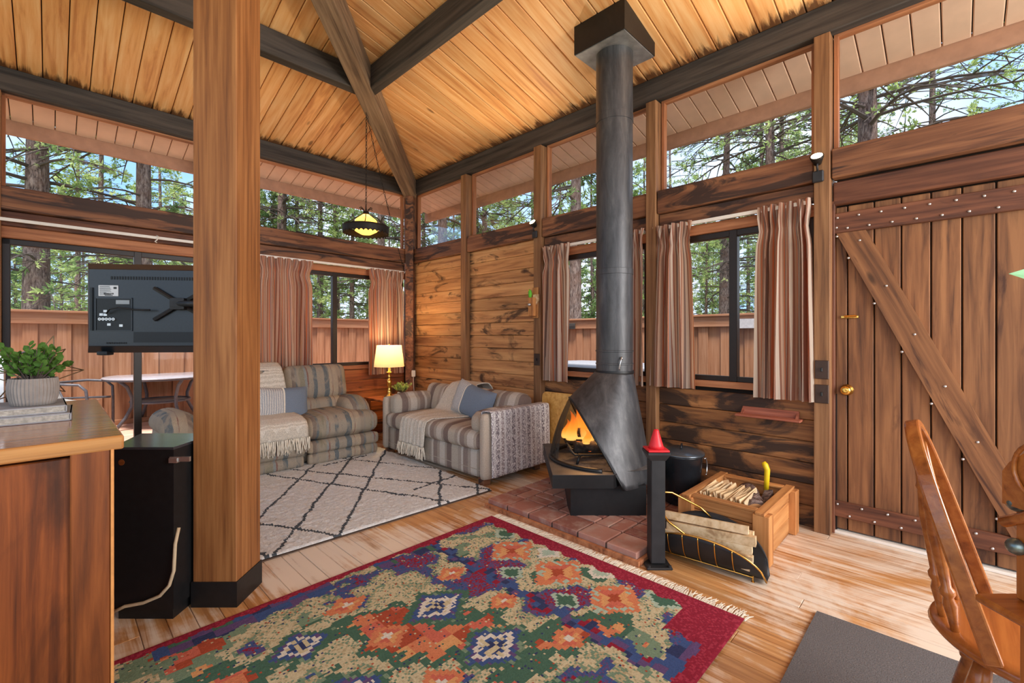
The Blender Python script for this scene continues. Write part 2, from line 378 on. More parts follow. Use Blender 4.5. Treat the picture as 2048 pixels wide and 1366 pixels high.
# eave beams, purlins, hip
trim(M['beam'], 'charcoal eave beam above the sliding door wall', (.95, YA + .015, 3.19), (4.9, .11, .18))
trim(M['beam'], 'charcoal eave beam running above the plank door', (XB + .015, 1.35, 3.19), (7.7, .11, .18), MYX)
DP = 1.43
zp = Z0 + PT * DP
trim(M['beam'], 'horizontal dark purlin parallel to the sliding door wall', ((XB - DP - 1.6) / 2, YA - DP + .05, zp - .115), (XB - DP + 1.6, .10, .20))
trim(M['beam'], 'horizontal dark purlin parallel to the plank door wall', (XB - DP + .05, (YA - DP - 2.4) / 2, zp - .115), (YA - DP + 2.4, .10, .20), MYX)
hx = Vector((-1, -1, 0)).normalized() * 1; hd = Vector((-1, -1, PT)).normalized()
hm = frame(hd, (0, 0, 1)); hl = 2.95 * math.sqrt(2 + PT * PT)
hc = Vector((XB - .05, YA - .05, Z0 + .0)) + hd * (hl / 2) - Vector((0, 0, .115))
trim(M['hip'], 'weathered diagonal hip beam rising from the room corner', hc, (hl, .16, .22), hm)
# corner post under the hip
m45 = Matrix.Rotation(R(45), 3, 'Z')
cp = struct(MB().box((0, 0, 0), (.10, .10, 3.06), m45).build('trim_corner', M['header']), 'dark square corner post under the hip beam'); cp.location = (XB - .085, YA - .085, 1.53)
for (a, b_) in ((XB + .02, YA + .02),): trim(M['header'], 'dark corner stud between the two glazed walls', (XB + .01, YA + .01, 1.55), (3.1, .16, .16), MZX)
# big foreground post, turned 45 degrees
bp = uv(-1.3425, 2.14)
post = struct(empty('wooden_post', (bp.x, bp.y, 0), R(-45.3)), 'massive square rough-sawn foreground post with black base')
cb('shaft', M['bigpost'], (0, 0, 2.08), (3.94, .197, .197), post, .004, MZX)
MB().box((0, 0, .057), (.207, .207, .114)).build('base_trim', M['black'], post)
# ---- wall_right (plane X = XB): boards, posts, header
Pb = [(.55, .635), (1.69, 1.775), (2.885, 2.98), (4.02, 4.115)]
wr = struct(MB().bx(XB + .035, XB + .06, -1.6, .53, 2.06, 2.2).bx(XB + .035, XB + .06, .53, 2.95, 0, .86).bx(XB + .035, XB + .06, 2.95, 5.3, 0, 2.36).bx(XB + .035, XB + .06, -1.6, -.42, 0, 2.2).build('wall_right', M['dark']), 'horizontal plank wall with the door, two windows and bare panels')
def boards_B(y0, y1, z0, z1, mat, h=.137, x=XB + .018):
    z = z0
    while z < z1 - .02:
        hh = min(h, z1 - z); cb('board', mat, (x + random.uniform(-.002, .002), (y0 + y1) / 2, z + hh / 2), (round(y1 - y0, 3), .034, round(hh - .003, 4)), wr, .004, MYX); z += h
boards_B(4.115, 5.2, 0, 2.22, M['wallb']); boards_B(2.98, 4.02, 0, 2.22, M['wallb'])
boards_B(1.775, 2.885, 0, .82, M['walldark']); boards_B(.635, 1.69, 0, .82, M['walldark'])
boards_B(-1.5, -.45, 0, 2.03, M['door'])
for (a, b_) in Pb:
    trim(M['post'], {.55: 'slim wall post beside the plank door carrying two switches', 1.69: 'slim wall post between the two curtained windows', 2.885: 'slim wall post left of the curtained window behind the stovepipe', 4.02: 'slim wall post dividing the bare plank wall'}[a], (XB + .02, (a + b_) / 2, 1.545), (3.09, round(b_ - a, 3), .16), MZX, .003)
hb = lambda a, b_, lab: trim(M['header'], lab, (XB + .0, (a + b_) / 2, 2.28), (b_ - a, .10, .18), MYX)
hb(4.12, 5.16, 'header beam above the bare plank wall nearest the corner'); hb(2.985, 4.015, 'header beam above the bare plank panel left of the stovepipe')
hb(1.78, 2.88, 'header beam above the window behind the stovepipe'); hb(.64, 1.685, 'header beam above the window nearest the door'); hb(-1.5, .545, 'header beam above the plank door')
for (a, b_, n_) in ((1.78, 2.88, 'behind the stovepipe'), (.64, 1.685, 'nearest the door')):
    trim(M['header'], 'dark upper board over the window ' + n_, (XB + .012, (a + b_) / 2, 2.13), (b_ - a, .05, .115), MYX)
trim(M['doordark'], 'dark board above the plank door', (XB + .03, -.5, 2.105), (2.09, .06, .14), MYX)
trim(M['doordark'], 'dark door jamb on the knob side', (XB + .05, .552, 1.03), (2.06, .03, .10), MZX, .003)
trim(M['white'], 'pale threshold strip under the plank door', (XB + .06, .08, .008), (.92, .10, .016), MYX, .003)
# clerestory glass
nW = [0]
def window(label, loc): nW[0] += 1; return struct(empty('window_%d' % nW[0], loc), label)
def cler_B(y0, y1, lab):
    w_ = window(lab, (XB + .04, (y0 + y1) / 2, 2.37)); h = (y1 - y0) / 2
    MB().bx(.0, .006, -h, h, 0, .74).build('pane', M['glass'], w_)
    for s in (-1, 1): cb('frame_side', M['trimwood'], (0.01, s * (h - .012), .365), (.73, .024, .05), w_, .002, MZX)
    cb('frame_top', M['trimwood'], (0.01, 0, .722), (2 * h, .05, .02), w_, .002, MYX); cb('frame_bottom', M['frame'], (.01, 0, .006), (2 * h, .05, .012), w_, .002, MYX)
cler_B(4.12, 5.14, 'clerestory pane nearest the corner on the plank wall'); cler_B(2.985, 4.015, 'clerestory pane above the bare plank panel')
cler_B(1.78, 2.88, 'clerestory pane crossed by the stovepipe'); cler_B(.64, 1.685, 'clerestory pane left of the lit wall spotlight'); cler_B(-1.5, .545, 'clerestory pane above the plank door')
def cler_A(x0, x1, lab):
    w_ = window(lab, ((x0 + x1) / 2, YA + .04, 2.37)); h = (x1 - x0) / 2
    MB().bx(-h, h, 0, .006, 0, .74).build('pane', M['glass'], w_)
    for s in (-1, 1): cb('frame_side', M['trimwood'], (s * (h - .012), .01, .365), (.73, .05, .024), w_, .002, frame((0, 0, 1), (0, 1, 0)) @ Matrix.Rotation(PI / 2, 3, 'X'))
    cb('frame_top', M['trimwood'], (0, .01, .722), (2 * h, .05, .02), w_, .002); cb('frame_bottom', M['frame'], (0, .01, .006), (2 * h, .05, .012), w_, .002)
cler_A(1.24, 3.29, 'clerestory pane behind the hanging lamp'); cler_A(-.27, 1.15, 'clerestory pane above the sliding glass door'); cler_A(-1.5, -.35, 'clerestory pane at the far left edge')
# ---- wall_left (plane Y = YA)
wl = struct(MB().bx(1.15, 3.45, YA + .035, YA + .06, 0, .85).build('wall_left', M['dark']), 'red-brown plank wall below the window behind the recliner')
z = 0
while z < .80:
    cb('board', M['wallred'], (2.26, YA + .018, z + .0685), (2.05, .034, .134), wl, .004); z += .137
for xx, lab in ((1.195, 'wall post hidden behind the massive foreground post'), (-.31, 'dark wall post at the left end of the sliding door')):
    trim(M['post'], lab, (xx, YA + .02, 1.545), (3.09, .16, .09), frame((0, 0, 1), (0, -1, 0)) @ Matrix.Rotation(PI / 2, 3, 'X'), .003)
trim(M['header'], 'header beam below the clerestory behind the hanging lamp', (2.25, YA, 2.28), (2.06, .10, .18)); trim(M['header'], 'header beam above the sliding glass door', (.42, YA, 2.28), (1.46, .10, .18))
trim(M['header'], 'header beam at the far left edge', (-1.0, YA, 2.28), (1.3, .10, .18))
trim(M['header'], 'stained upper board over the window behind the recliner', (2.25, YA + .012, 2.13), (2.06, .05, .115)); trim(M['doordark'], 'stained upper board over the sliding glass door', (.42, YA + .012, 2.13), (1.46, .05, .115))
trim(M['trimwood'], 'reddish head board directly over the sliding glass door', (.42, YA + .012, 2.025), (1.46, .05, .09))
trim(M['wallred'], 'plank panel at the far left beyond the sliding door', (-1.0, YA + .03, 1.1), (1.3, .05, 2.2))
# windows with dark frames
def slider_win(name_lab, axis, a0, a1, mid, z0, z1, mats=True, sillz=.045):
    """axis 'B': spans Y; 'A': spans X"""
    B_ = axis == 'B'
    w_ = window(name_lab, (XB + .05, 0, 0) if B_ else (0, YA + .05, 0))
    def bar(n_, mat, p0, p1, q0, q1, t=.05, dy=0):
        c = ((p0 + p1) / 2, (q0 + q1) / 2); sz = (abs(p1 - p0), abs(q1 - q0)); ver = sz[1] > sz[0]
        if B_: cb(n_, mat, (dy, c[0], c[1]), (max(sz), t, min(sz)) if not ver else (max(sz), min(sz), t), w_, .003, MYX if not ver else MZX)
        else: cb(n_, mat, (c[0], dy, c[1]), (max(sz), t, min(sz)) if not ver else (max(sz), t, min(sz)), w_, .003, MX if not ver else frame((0, 0, 1), (1, 0, 0)) @ Matrix.Rotation(PI / 2, 3, 'X') @ Matrix.Rotation(PI / 2, 3, 'X') if False else (MX if not ver else frame((0, 0, 1), (-1, 0, 0))))
    fr = .045
    bar('frame_top', M['frame'], a0, a1, z1 - fr, z1); bar('frame_bottom', M['frame'], a0, a1, z0, z0 + fr * .8)
    bar('frame_side', M['frame'], a0, a0 + fr, z0, z1); bar('frame_side', M['frame'], a1 - fr, a1, z0, z1)
    for mm in mid: bar('mullion', M['frame'], mm - .027, mm + .027, z0, z1, .06)
    if sillz:
        bar('head_trim', M['trimwood'], a0 - .02, a1 + .02, z1, z1 + .075, .05, -.02); bar('sill', M['trimwood'], a0 - .02, a1 + .02, z0 - sillz, z0, .09, -.03)
    ed = [a0] + list(mid) + [a1]
    for i in range(len(ed) - 1):
        if B_: MB().bx(-.003, .003, ed[i], ed[i + 1], z0, z1).build('pane', M['glass'], w_)
        else: MB().bx(ed[i], ed[i + 1], -.003, .003, z0, z1).build('pane', M['glass'], w_)
    return w_
slider_win('sliding window behind the stovepipe with a dark mullion', 'B', 1.79, 2.87, [2.27], .895, 1.985)
slider_win('sliding window nearest the plank door with a dark mullion', 'B', .65, 1.68, [1.14], .895, 1.985)
slider_win('sliding window behind the recliner', 'A', 1.25, 3.28, [2.353], .87, 1.98)
sd = slider_win('sliding glass door with dark bronze frame behind the television', 'A', -.265, 1.14, [.548], .02, 1.98, sillz=0)
# curtain rods
def rod(lab, axis, a0, a1, z):
    o = MB()
    if axis == 'B': o.bx(XB - .05, XB - .03, a0, a1, z - .012, z + .012).bx(XB - .03, XB, a0, a0 + .012, z - .01, z + .01).bx(XB - .03, XB, a1 - .012, a1, z - .01, z + .01)
    else: o.bx(a0, a1, YA - .07, YA - .05, z - .012, z + .012).bx(a0, a0 + .012, YA - .05, YA, z - .01, z + .01).bx(a1 - .012, a1, YA - .05, YA, z - .01, z + .01)
    return tag(o.build('curtain_rod', M['white']), lab, 'curtain rod')
rod('white curtain rod over the window behind the stovepipe', 'B', 1.8, 2.87, 2.068); rod('white curtain rod over the window nearest the door', 'B', .66, 1.68, 2.068)
r_ = rod('white curtain rod over the window behind the recliner', 'A', 1.3, 3.25, 2.062); rod('long bare white curtain rod above the sliding glass door', 'A', -.28, 1.12, 2.112)
for xx in (.67,): tag(MB().tube([(xx, YA - .055, 2.135), (xx + .012, YA - .08, 2.12), (xx, YA - .085, 2.09), (xx - .014, YA - .08, 2.075), (xx, YA - .075, 2.065)], .005, 6).build('curtain_hook', M['white'], smooth=True), 'small white hook hanging on the bare curtain rod', 'hook')
# ---- door
dr = struct(empty('door_1', (XB + .06, .08, 0)), 'dark plank door with diagonal brace and studded rails')
MB().bx(.018, .04, -.52, .47, 0, 2.06).build('backing', M['dark'], dr)
ed = [.54, .478, .349, .226, .100, -.023, -.149, -.275, -.385]
for i in range(len(ed) - 1):
    a, b_ = ed[i], ed[i + 1]; cb('board', M['door'], (.0, (a + b_) / 2 - .08, 1.025), (2.0, a - b_ - .006, .035), dr, .004, MZX)
cb('rail', M['doordark'], (-.03, .0775 - .08, 1.922), (.925, .028, .125), dr, .004, MYX); cb('rail', M['doordark'], (-.03, .0775 - .08, .152), (.925, .028, .095), dr, .004, MYX)
bm_ = Vector((0, -.73, -1.655)); mm_ = frame(bm_, (-1, 0, 0))
# brace as a parallelogram so its ends meet the rails
mb = MB(); pts = [(.53, 1.858), (.37, 1.858), (-.365, .202), (-.205 - .0, .202)]
mb.prism([(0, 0)] * 0 or [(p[0] - .08, p[1]) for p in (( .53, 1.858), (.385, 1.858), (-.345, .202), (-.20, .202))], -.046, -.019, Matrix(((0, 0, 1), (1, 0, 0), (0, 1, 0))))
L_ = bm_.length
brm = mm_.to_4x4(); brc = Vector((-.0325, .0925 - .08, 1.03)); brm.translation = brc; inv = brm.inverted()
mb.v = [tuple(inv @ Vector(v)) for v in mb.v]; mb.build('brace', M['door'], dr, mtx=brm)
sm = MB().lathe([(.0075, 0), (.007, .003), (.004, .005), (0, .0055)], 10, m=frame((0, 1, 0), (-1, 0, 0))).mesh('stud', M['steel'], True)
sp = []
for i in range(9): sp += [(.525 - i * .105, 1.955 if i % 1 == 0 else 0), (.525 - .05 - i * .105, 1.885)]
sp += [(.53, 1.895), (.528, 1.84)]
for i in range(6): t = i / 5; sp += [(.415 - .62 * t, 1.80 - 1.42 * t), (.415 - .62 * t + .055, 1.80 - 1.42 * t - .10)]
for i in range(8): sp += [(.525 - i * .12, .182), (.465 - i * .12, .122)]
for (yy, zz) in sp:
    if yy > -.38: put('stud', sm, dr, Matrix.Translation((-.0455, yy - .08, zz)))
kb = MB().lathe([(.034, 0), (.034, .006), (.012, .01), (.012, .03), (.024, .036), (.029, .05), (.024, .062), (.01, .066), (0, .064)], 20, m=frame((0, 1, 0), (-1, 0, 0))).build('knob', M['brass'], dr, smooth=True); kb.location = (-.018, .48 - .08, .891); kb['label'] = 'polished brass knob'
MB().rbox((-.024, .466 - .08, 1.34), (.012, .088, .018), .004, n=3).cyl((-.036, .492 - .08, 1.343), (-.036, .43 - .08, 1.345), .0065, n=8).build('latch', M['brass'], dr)
# switch plates
def switch(lab, loc, ax):
    o = empty('switch_plate', loc); o['label'] = lab; o['category'] = 'switch'; o.rotation_euler = (0, 0, 0 if ax == 'B' else PI / 2)
    cb('plate', M['bronze'], (-.004, 0, 0), (.008, .072, .115), o, .003); cb('toggle', M['black'], (-.011, 0, 0), (.016, .010, .024), o, .002); return o
switch('brown switch plate on the door post, upper of two', (XB - .06, .592, 1.015), 'B'); switch('brown switch plate on the door post, lower of two', (XB - .06, .592, .865), 'B'); switch('brown switch plate on the post left of the stovepipe', (XB - .06, 2.932, .995), 'B')
# ---------------------------------------------------------------- outside
random.seed(11)
def at(px, depth, z=0): return uv((px - CXP) / F * depth, depth, z)
t = NT('forest_ground'); g_ = t.n('ShaderNodeNewGeometry'); n1 = t.noise(g_.outputs['Position'], .8, 6); M['ground'] = t.done(t.ramp(n1, [(.35, rgb(112, 118, 74)), (.6, rgb(160, 146, 108))]), .95)
tag(MB().add([(-60, -20, -.32), (70, -20, -.32), (70, 75, -.32), (-60, 75, -.32)], [(0, 1, 2, 3)]).build('forest_ground', M['ground']), 'dry grassy forest ground beyond the fences', None, None, 'structure')
dk = struct(MB().bx(-4, 3.5, 5.34, 8.5, -.2, -.06).bx(3.6, 6.6, -3, 8.5, -.2, -.06).build('deck_base', M['dark']), 'weathered reddish deck outside the sliding door')
y = 5.35
while y < 8.4:
    for x0, x1 in ((-3.0, 0), (0, 3.2), (3.2, 6.5)): cb('deck_board', M['deck'], ((x0 + x1) / 2, y + .07, -.03), (x1 - x0 - .006, .135, .03), dk, .004)
    y += .142
# fences: tongued boards with narrow overlap, top rail and cap
def fence(lab, axis, pos, a0, a1, zt):
    o = empty('fence', (0, pos, 0) if axis == 'A' else (pos, 0, 0)); tag(o, lab, 'fence', 'stained board fences'); rndw = random.Random(3)
    a = a0
    i = 0
    while a < a1:
        w_ = .20 if i % 2 == 0 else .115; off = 0 if i % 2 == 0 else .022; h = zt - .15 + .05
        c = (a + w_ / 2, -off, h / 2 - .05) if axis == 'A' else (-off, a + w_ / 2, h / 2 - .05)
        cb('board', M['fence'], c, (h, round(w_ + .02, 3), .02), o, .003, (frame((0, 0, 1), (0, 1, 0)) if axis == 'A' else MZX)); a += w_ - .004; i += 1
    Lx = a1 - a0; cc = (a0 + a1) / 2
    if axis == 'A':
        cb('top_rail', M['fence'], (cc, -.045, zt - .085), (Lx, .03, .15), o, .004); cb('cap', M['fence'], (cc, -.02, zt), (Lx, .13, .03), o, .004); cb('bottom_rail', M['fence'], (cc, -.05, .02), (Lx, .04, .07), o, .004)
    else:
        cb('top_rail', M['fence'], (-.045, cc, zt - .085), (Lx, .03, .15), o, .004, MYX); cb('cap', M['fence'], (-.02, cc, zt), (Lx, .13, .03), o, .004, MYX)
    return o
fence('stained board fence beyond the sliding glass door', 'A', 8.42, -3.2, 6.4, 1.545)
fence('stained board fence beyond the two right-hand windows', 'B', 6.52, -2.6, 8.4, 1.515)
# notice and dark plank with hook on the right fence
tag(MB().bx(6.435, 6.45, 1.78, 2.12, 1.33, 1.455).build('fence_notice', plain('pale_notice', rgb(196, 190, 190), .6)), 'pale notice board screwed to the right-hand fence', 'sign')
hk = tag(empty('hook_board', (6.44, 1.42, 1.40)), 'dark hook board on the right-hand fence', 'coat hook'); cb('plank', M['beam'], (0, 0, 0), (.62, .02, .11), hk, .004, MYX)
MB().tube([(-.012, .02, .03), (-.05, .02, .035), (-.06, .02, .0), (-.04, .02, -.03)], .007, 6).build('hook', M['steel'], hk, smooth=True)
hk = tag(empty('hook_board', (6.44, 4.92, 1.40)), 'small dark hook board seen in the window left of the stovepipe', 'coat hook'); cb('plank', M['beam'], (0, 0, 0), (.3, .02, .10), hk, .004, MYX); MB().tube([(-.012, 0, .02), (-.05, 0, .03), (-.06, 0, 0), (-.04, 0, -.03)], .007, 6).build('hook', M['steel'], hk, smooth=True)
# hot tub
ht = tag(empty('hot_tub', (5.05, 3.55, -.04)), 'covered hot tub outside the window left of the stovepipe', 'hot tub')
MB().rbox((0, 0, .38), (1.7, 1.7, .78), .12, n=6).build('shell', M['fascia'], ht, smooth=True)
for s in (-1, 1): MB().rbox((s * .435, 0, .84), (.86, 1.76, .09), .03, .02, n=5).build('cover', plain('hot_tub_cover%d' % s, rgb(150, 150, 156), .5), ht, smooth=True)
# ---- trees
t = NT('pine_bark'); v = t.tc(); n1 = t.noise(t.map(v, (1, 1, .28)), 26, 5, .5, .7); n2 = t.noise(v, 3, 3)
M['bark'] = t.done(t.mix(t.ramp(n2, [(.4, (0, 0, 0)), (.65, (.5, .5, .5))]), t.ramp(n1, [(.36, rgb(70, 58, 56)), (.52, rgb(138, 118, 112)), (.68, rgb(184, 164, 154))]), rgb(134, 100, 84)), .95, .1); t.bump(n1, 1.0, .05)
M['twig'] = plain('twig_bark', rgb(84, 72, 66), .9, var=.2)
def leafm(name, a, b, c):
    t = NT(name); ge = t.n('ShaderNodeNewGeometry'); n = t.noise(ge.outputs['Position'], 1.3, 4); r = t.ramp(n, [(.35, a), (.5, b), (.66, c)]); m = t.done(r, .7, .2)
    tr = t.n('ShaderNodeBsdfTranslucent'); t.l(r, tr.inputs['Color']); mx = t.n('ShaderNodeMixShader'); mx.inputs[0].default_value = .45
    t.l(t.b.outputs[0], mx.inputs[1]); t.l(tr.outputs[0], mx.inputs[2]); t.l(mx.outputs[0], t.out.inputs['Surface']); return m
M['needle'] = leafm('pine_needles', rgb(110, 138, 78), rgb(164, 184, 112), rgb(208, 216, 150))
M['needle2'] = leafm('dark_pine_needles', rgb(90, 116, 74), rgb(138, 162, 102), rgb(184, 198, 134))
def tuft(mb, p, d, size, rnd, n=7):
    d = d.normalized(); o = d.orthogonal().normalized(); q = d.cross(o)
    for k in range(n):
        a = rnd.uniform(0, 2 * PI); sp = rnd.uniform(.35, 1.0); dr_ = (d * .7 + (o * math.cos(a) + q * math.sin(a)) * sp).normalized()
        sd_ = dr_.cross(Vector((rnd.uniform(-1, 1), rnd.uniform(-1, 1), rnd.uniform(-1, 1)))).normalized() * size * .13
        tip = p + dr_ * size * rnd.uniform(.7, 1.1); b = len(mb.v)
        mb.v += [tuple(p - sd_ * .5 + dr_ * size * .1), tuple(p + dr_ * size * .5 + sd_), tuple(tip), tuple(p + dr_ * size * .5 - sd_)]; mb.f.append((b, b + 1, b + 2, b + 3))
def make_pine(seed, H, r, zb, nb, bl, tsize, nt_, needles, droop=.15, sparse=1.0, conic=False):
    rnd = random.Random(seed); root = empty('pine_tree'); tr = MB(); br = MB(); fo = MB()
    pts = []; rad = []; ph = rnd.random() * 6
    for i in range(13):
        f = i / 12; pts.append((.10 * math.sin(f * 3 + ph) * f, .10 * math.cos(f * 2.4 + ph) * f, H * f)); rad.append(r * (1.12 - .3 * min(1, f * 12) * .4 - .80 * f))
    tr.tube(pts, rad, 16); tr.build('trunk', M['bark'], root, smooth=True)
    for i in range(nb):
        f = rnd.random() ** .9; z = zb + (H - zb) * f; a = rnd.uniform(0, 2 * PI)
        L = bl * ((1 - f) * .95 + .12 if conic else (.55 + .45 * math.sin(PI * min(1, f + .15)))) * rnd.uniform(.6, 1.15); fi = z / H; rr = r * (1 - .82 * fi)
        d = Vector((math.cos(a), math.sin(a), 0)); P = [Vector((0, 0, z)) + d * rr * .6]; k = 5; cur = Vector((rnd.uniform(-.3, .3), rnd.uniform(-.3, .3), 0))
        for j in range(1, k + 1):
            s = j / k; P.append(Vector((0, 0, z)) + d * (rr * .6 + L * s) + Vector((-d.y, d.x, 0)) * cur.x * s * s * L * .6 + Vector((0, 0, (.12 * s - droop * s * s * 1.6 + cur.y * .35 * s * s) * L)))
        r0 = max(.008, .0135 * L); br.tube(P, [r0 * (1 - .8 * j / k) for j in range(k + 1)], 5, cap=False)
        ns = max(3, int(L * 3.2))
        for q in range(ns):
            s = rnd.uniform(.22, 1.0); j = min(k - 1, int(s * k)); p0 = P[j].lerp(P[j + 1], s * k - j); td = (P[j + 1] - P[j]).normalized(); sg = rnd.choice((-1, 1))
            sd_ = (td * .7 + Vector((-d.y, d.x, 0)) * sg * rnd.uniform(.5, 1) + Vector((0, 0, rnd.uniform(-.35, .4)))).normalized(); sl = L * (1.15 - s) * .5 * rnd.uniform(.6, 1.1) + .18
            p1 = p0 + sd_ * sl + Vector((0, 0, -droop * sl * .5)); br.tube([p0, p0.lerp(p1, .5) + Vector((0, 0, .03 * sl)), p1], [r0 * .4, r0 * .28, r0 * .12], 4, cap=False)
            if rnd.random() < sparse:
                for w_ in range(nt_):
                    e = rnd.uniform(.3, 1.0); tuft(fo, p0.lerp(p1, e) + Vector((rnd.uniform(-1, 1), rnd.uniform(-1, 1), rnd.uniform(-.6, 1))) * tsize * .5, sd_ + Vector((0, 0, rnd.uniform(-.2, .7))), tsize * rnd.uniform(.7, 1.2), rnd, 6)
    br.build('branches', M['twig'], root, fix=False); fo.build('needles', needles, root, fix=False)['kind'] = 'stuff'
    return root
P1 = make_pine(1, 17, .27, 2.6, 95, 3.4, .15, 3, M['needle'], .2, .62)
P2 = make_pine(2, 15, .20, 2.0, 95, 2.9, .15, 4, M['needle2'], .25, .75)
P3 = make_pine(3, 13, .15, .5, 150, 2.6, .20, 4, M['needle'], .22, .95, True)
P4 = make_pine(4, 10, .11, .2, 170, 2.2, .22, 4, M['needle2'], .2, 1, True)
P5 = make_pine(5, 16, .17, 4.0, 70, 2.6, .17, 4, M['needle'], .15, .7)
used = set()
def plant(proto, px, depth, label, rz=0, sc=1.0, group=None, lean=(0, 0)):
    o = proto if proto.name not in used else copy_tree(proto); used.add(proto.name)
    p = at(px, depth, -.35); o.location = p; o.rotation_euler = (lean[0], lean[1], rz); o.scale = (sc, sc, sc)
    tag(o, label, 'tree'); o['group'] = group or 'pines beyond the fences'
    return o
plant(P1, 71, 10.6, 'thick pine trunk in the left pane of the sliding door', .3)
plant(P2, 290, 11.5, 'reddish pine trunk above the television', 1.1, 1.05)
plant(P1, 565, 17, 'stout dark pine in the clerestory right of the foreground post', 2.2, .85)
plant(P5, 593, 19, 'slim pine just right of the stout dark clerestory pine', 2, .8)
plant(P5, 672, 18, 'slim pine left of the hanging lamp', .6, .8)
plant(P2, 762, 15, 'pine directly behind the hanging lamp', 3.3, .85)
plant(P1, 885, 15, 'dark pine in the clerestory pane nearest the corner', 4.2, .8)
plant(P5, 968, 17, 'slim pine in the clerestory above the bare plank panel', 1.6, .85)
plant(P2, 1150, 12.5, 'pine trunk left of the stovepipe', 5.2, 1.0)
plant(P1, 1447, 15, 'leaning pine trunk in the window nearest the door', .9, .72, lean=(0, -.02))
plant(P2, 1540, 13, 'dark pine trunk at the right of the clerestory by the spotlight', 2.6, .95)
plant(P5, 1563, 17, 'thin pale pine beside the dark clerestory trunk by the spotlight', 4, .9)
plant(P1, 1738, 8.2, 'thick speckled pine trunk in the clerestory above the door', 1.2, .78)
plant(P2, 1868, 13, 'slim pine right of the thick trunk above the door', .2, .8)
rnd = random.Random(5); bg = 'background pines filling the forest behind the fences'
for i, px in enumerate([-40, 20, 120, 160, 205, 250, 330, 420, 500, 540, 620, 650, 700, 735, 790, 840, 905, 940, 1010, 1060, 1110, 1190, 1280, 1350, 1400, 1425, 1490, 1515, 1590, 1640, 1690, 1790, 1830, 1920, 1990, 2060]):
    dp = rnd.uniform(17, 26); plant((P3, P4, P3, P5)[i % 4], px + rnd.uniform(-12, 12), dp, 'green pine deep in the forest beyond the fences', rnd.uniform(0, 6), rnd.uniform(.65, 1.0), bg)
for i in range(26):
    px = -80 + i * 86; plant((P4, P3)[i % 2], px + rnd.uniform(-25, 25), rnd.uniform(28, 38), 'green pine deep in the forest beyond the fences', rnd.uniform(0, 6), rnd.uniform(.75, 1.15), bg)
# ---- patio furniture
M['patio'] = plain('patio_metal', rgb(92, 90, 96), .5, .3, var=.2); M['sling'] = plain('sling_mesh', rgb(150, 146, 142), .8, var=.15, sc=200, bump=.4)
pc = at(147, 5.7); ch = tag(empty('patio_chair', (pc.x + .0, pc.y, 0), R(180 + 62)), 'grey mesh patio armchair outside the sliding door', 'chair')
# local: x to the right, y forward
def sling(s, q):
    y = .26 - .50 * min(1, q / .5) if q < .5 else -.24 - .20 * (q - .5) / .5; z = .42 - .04 * math.sin(min(1, q / .5) * PI) if q < .5 else .42 + .56 * (q - .5) / .5
    return ((s - .5) * .48, y, z + (.03 * math.sin(PI * s) if q > .97 else 0))
mb = MB().grid(sling, 6, 16); b0 = [(x, y, z - .012) for x, y, z in mb.v]; mb2 = MB(); mb2.v = mb.v + b0; n_ = len(mb.v); mb2.f = mb.f + [tuple(i + n_ for i in q)[::-1] for q in mb.f]; mb2.build('sling', M['sling'], ch, smooth=True, fix=False)
for s in (-1, 1):
    MB().tube([(s * .25, .27, .42), (s * .25, -.24, .42), (s * .25, -.42, .92), (s * .20, -.45, .99), (s * .1, -.46, 1.02), (0, -.46, 1.03)], .014, 8).build('side_rail', M['patio'], ch, smooth=True)
    MB().tube([(s * .29, -.30, .62), (s * .30, .0, .645), (s * .30, .2, .63), (s * .30, .27, .56), (s * .29, .28, .42), (s * .29, .28, -.015)], .016, 8).build('arm', M['patio'], ch, smooth=True)
    MB().tube([(s * .27, -.26, .46), (s * .27, -.34, .2), (s * .27, -.40, -.015)], .014, 8).build('leg', M['patio'], ch, smooth=True)
tp = at(322, 6.35); tb = tag(empty('patio_table', (tp.x, tp.y, 0)), 'round frosted-glass patio table outside the sliding door', 'table')
MB().lathe([(.0, .655), (.62, .655), (.63, .665), (.62, .675), (0, .675)], 40).build('table_top', plain('frosted_table_glass', rgb(158, 152, 156), .2, spec=.5), tb, smooth=True)
MB().tube([(.61 * math.cos(a * PI / 20), .61 * math.sin(a * PI / 20), .65) for a in range(40)], .014, 6, closed=True).build('rim', M['patio'], tb, smooth=True)
MB().tube([(.33 * math.cos(a * PI / 16), .33 * math.sin(a * PI / 16), .33) for a in range(32)], .018, 6, closed=True).build('shelf_ring', M['patio'], tb, smooth=True)
MB().lathe([(0, .32), (.32, .32), (.32, .33), (0, .33)], 32).build('lower_shelf', M['sling'], tb, smooth=True)
for k in range(4):
    a = k * PI / 2 + .35; c_, s_ = math.cos(a), math.sin(a)
    MB().tube([(c_ * q, s_ * q, z) for q, z in ((.50, .645), (.40, .55), (.345, .40), (.35, .28), (.42, .14), (.54, -.015))], .021, 8).build('leg', M['patio'], tb, smooth=True)
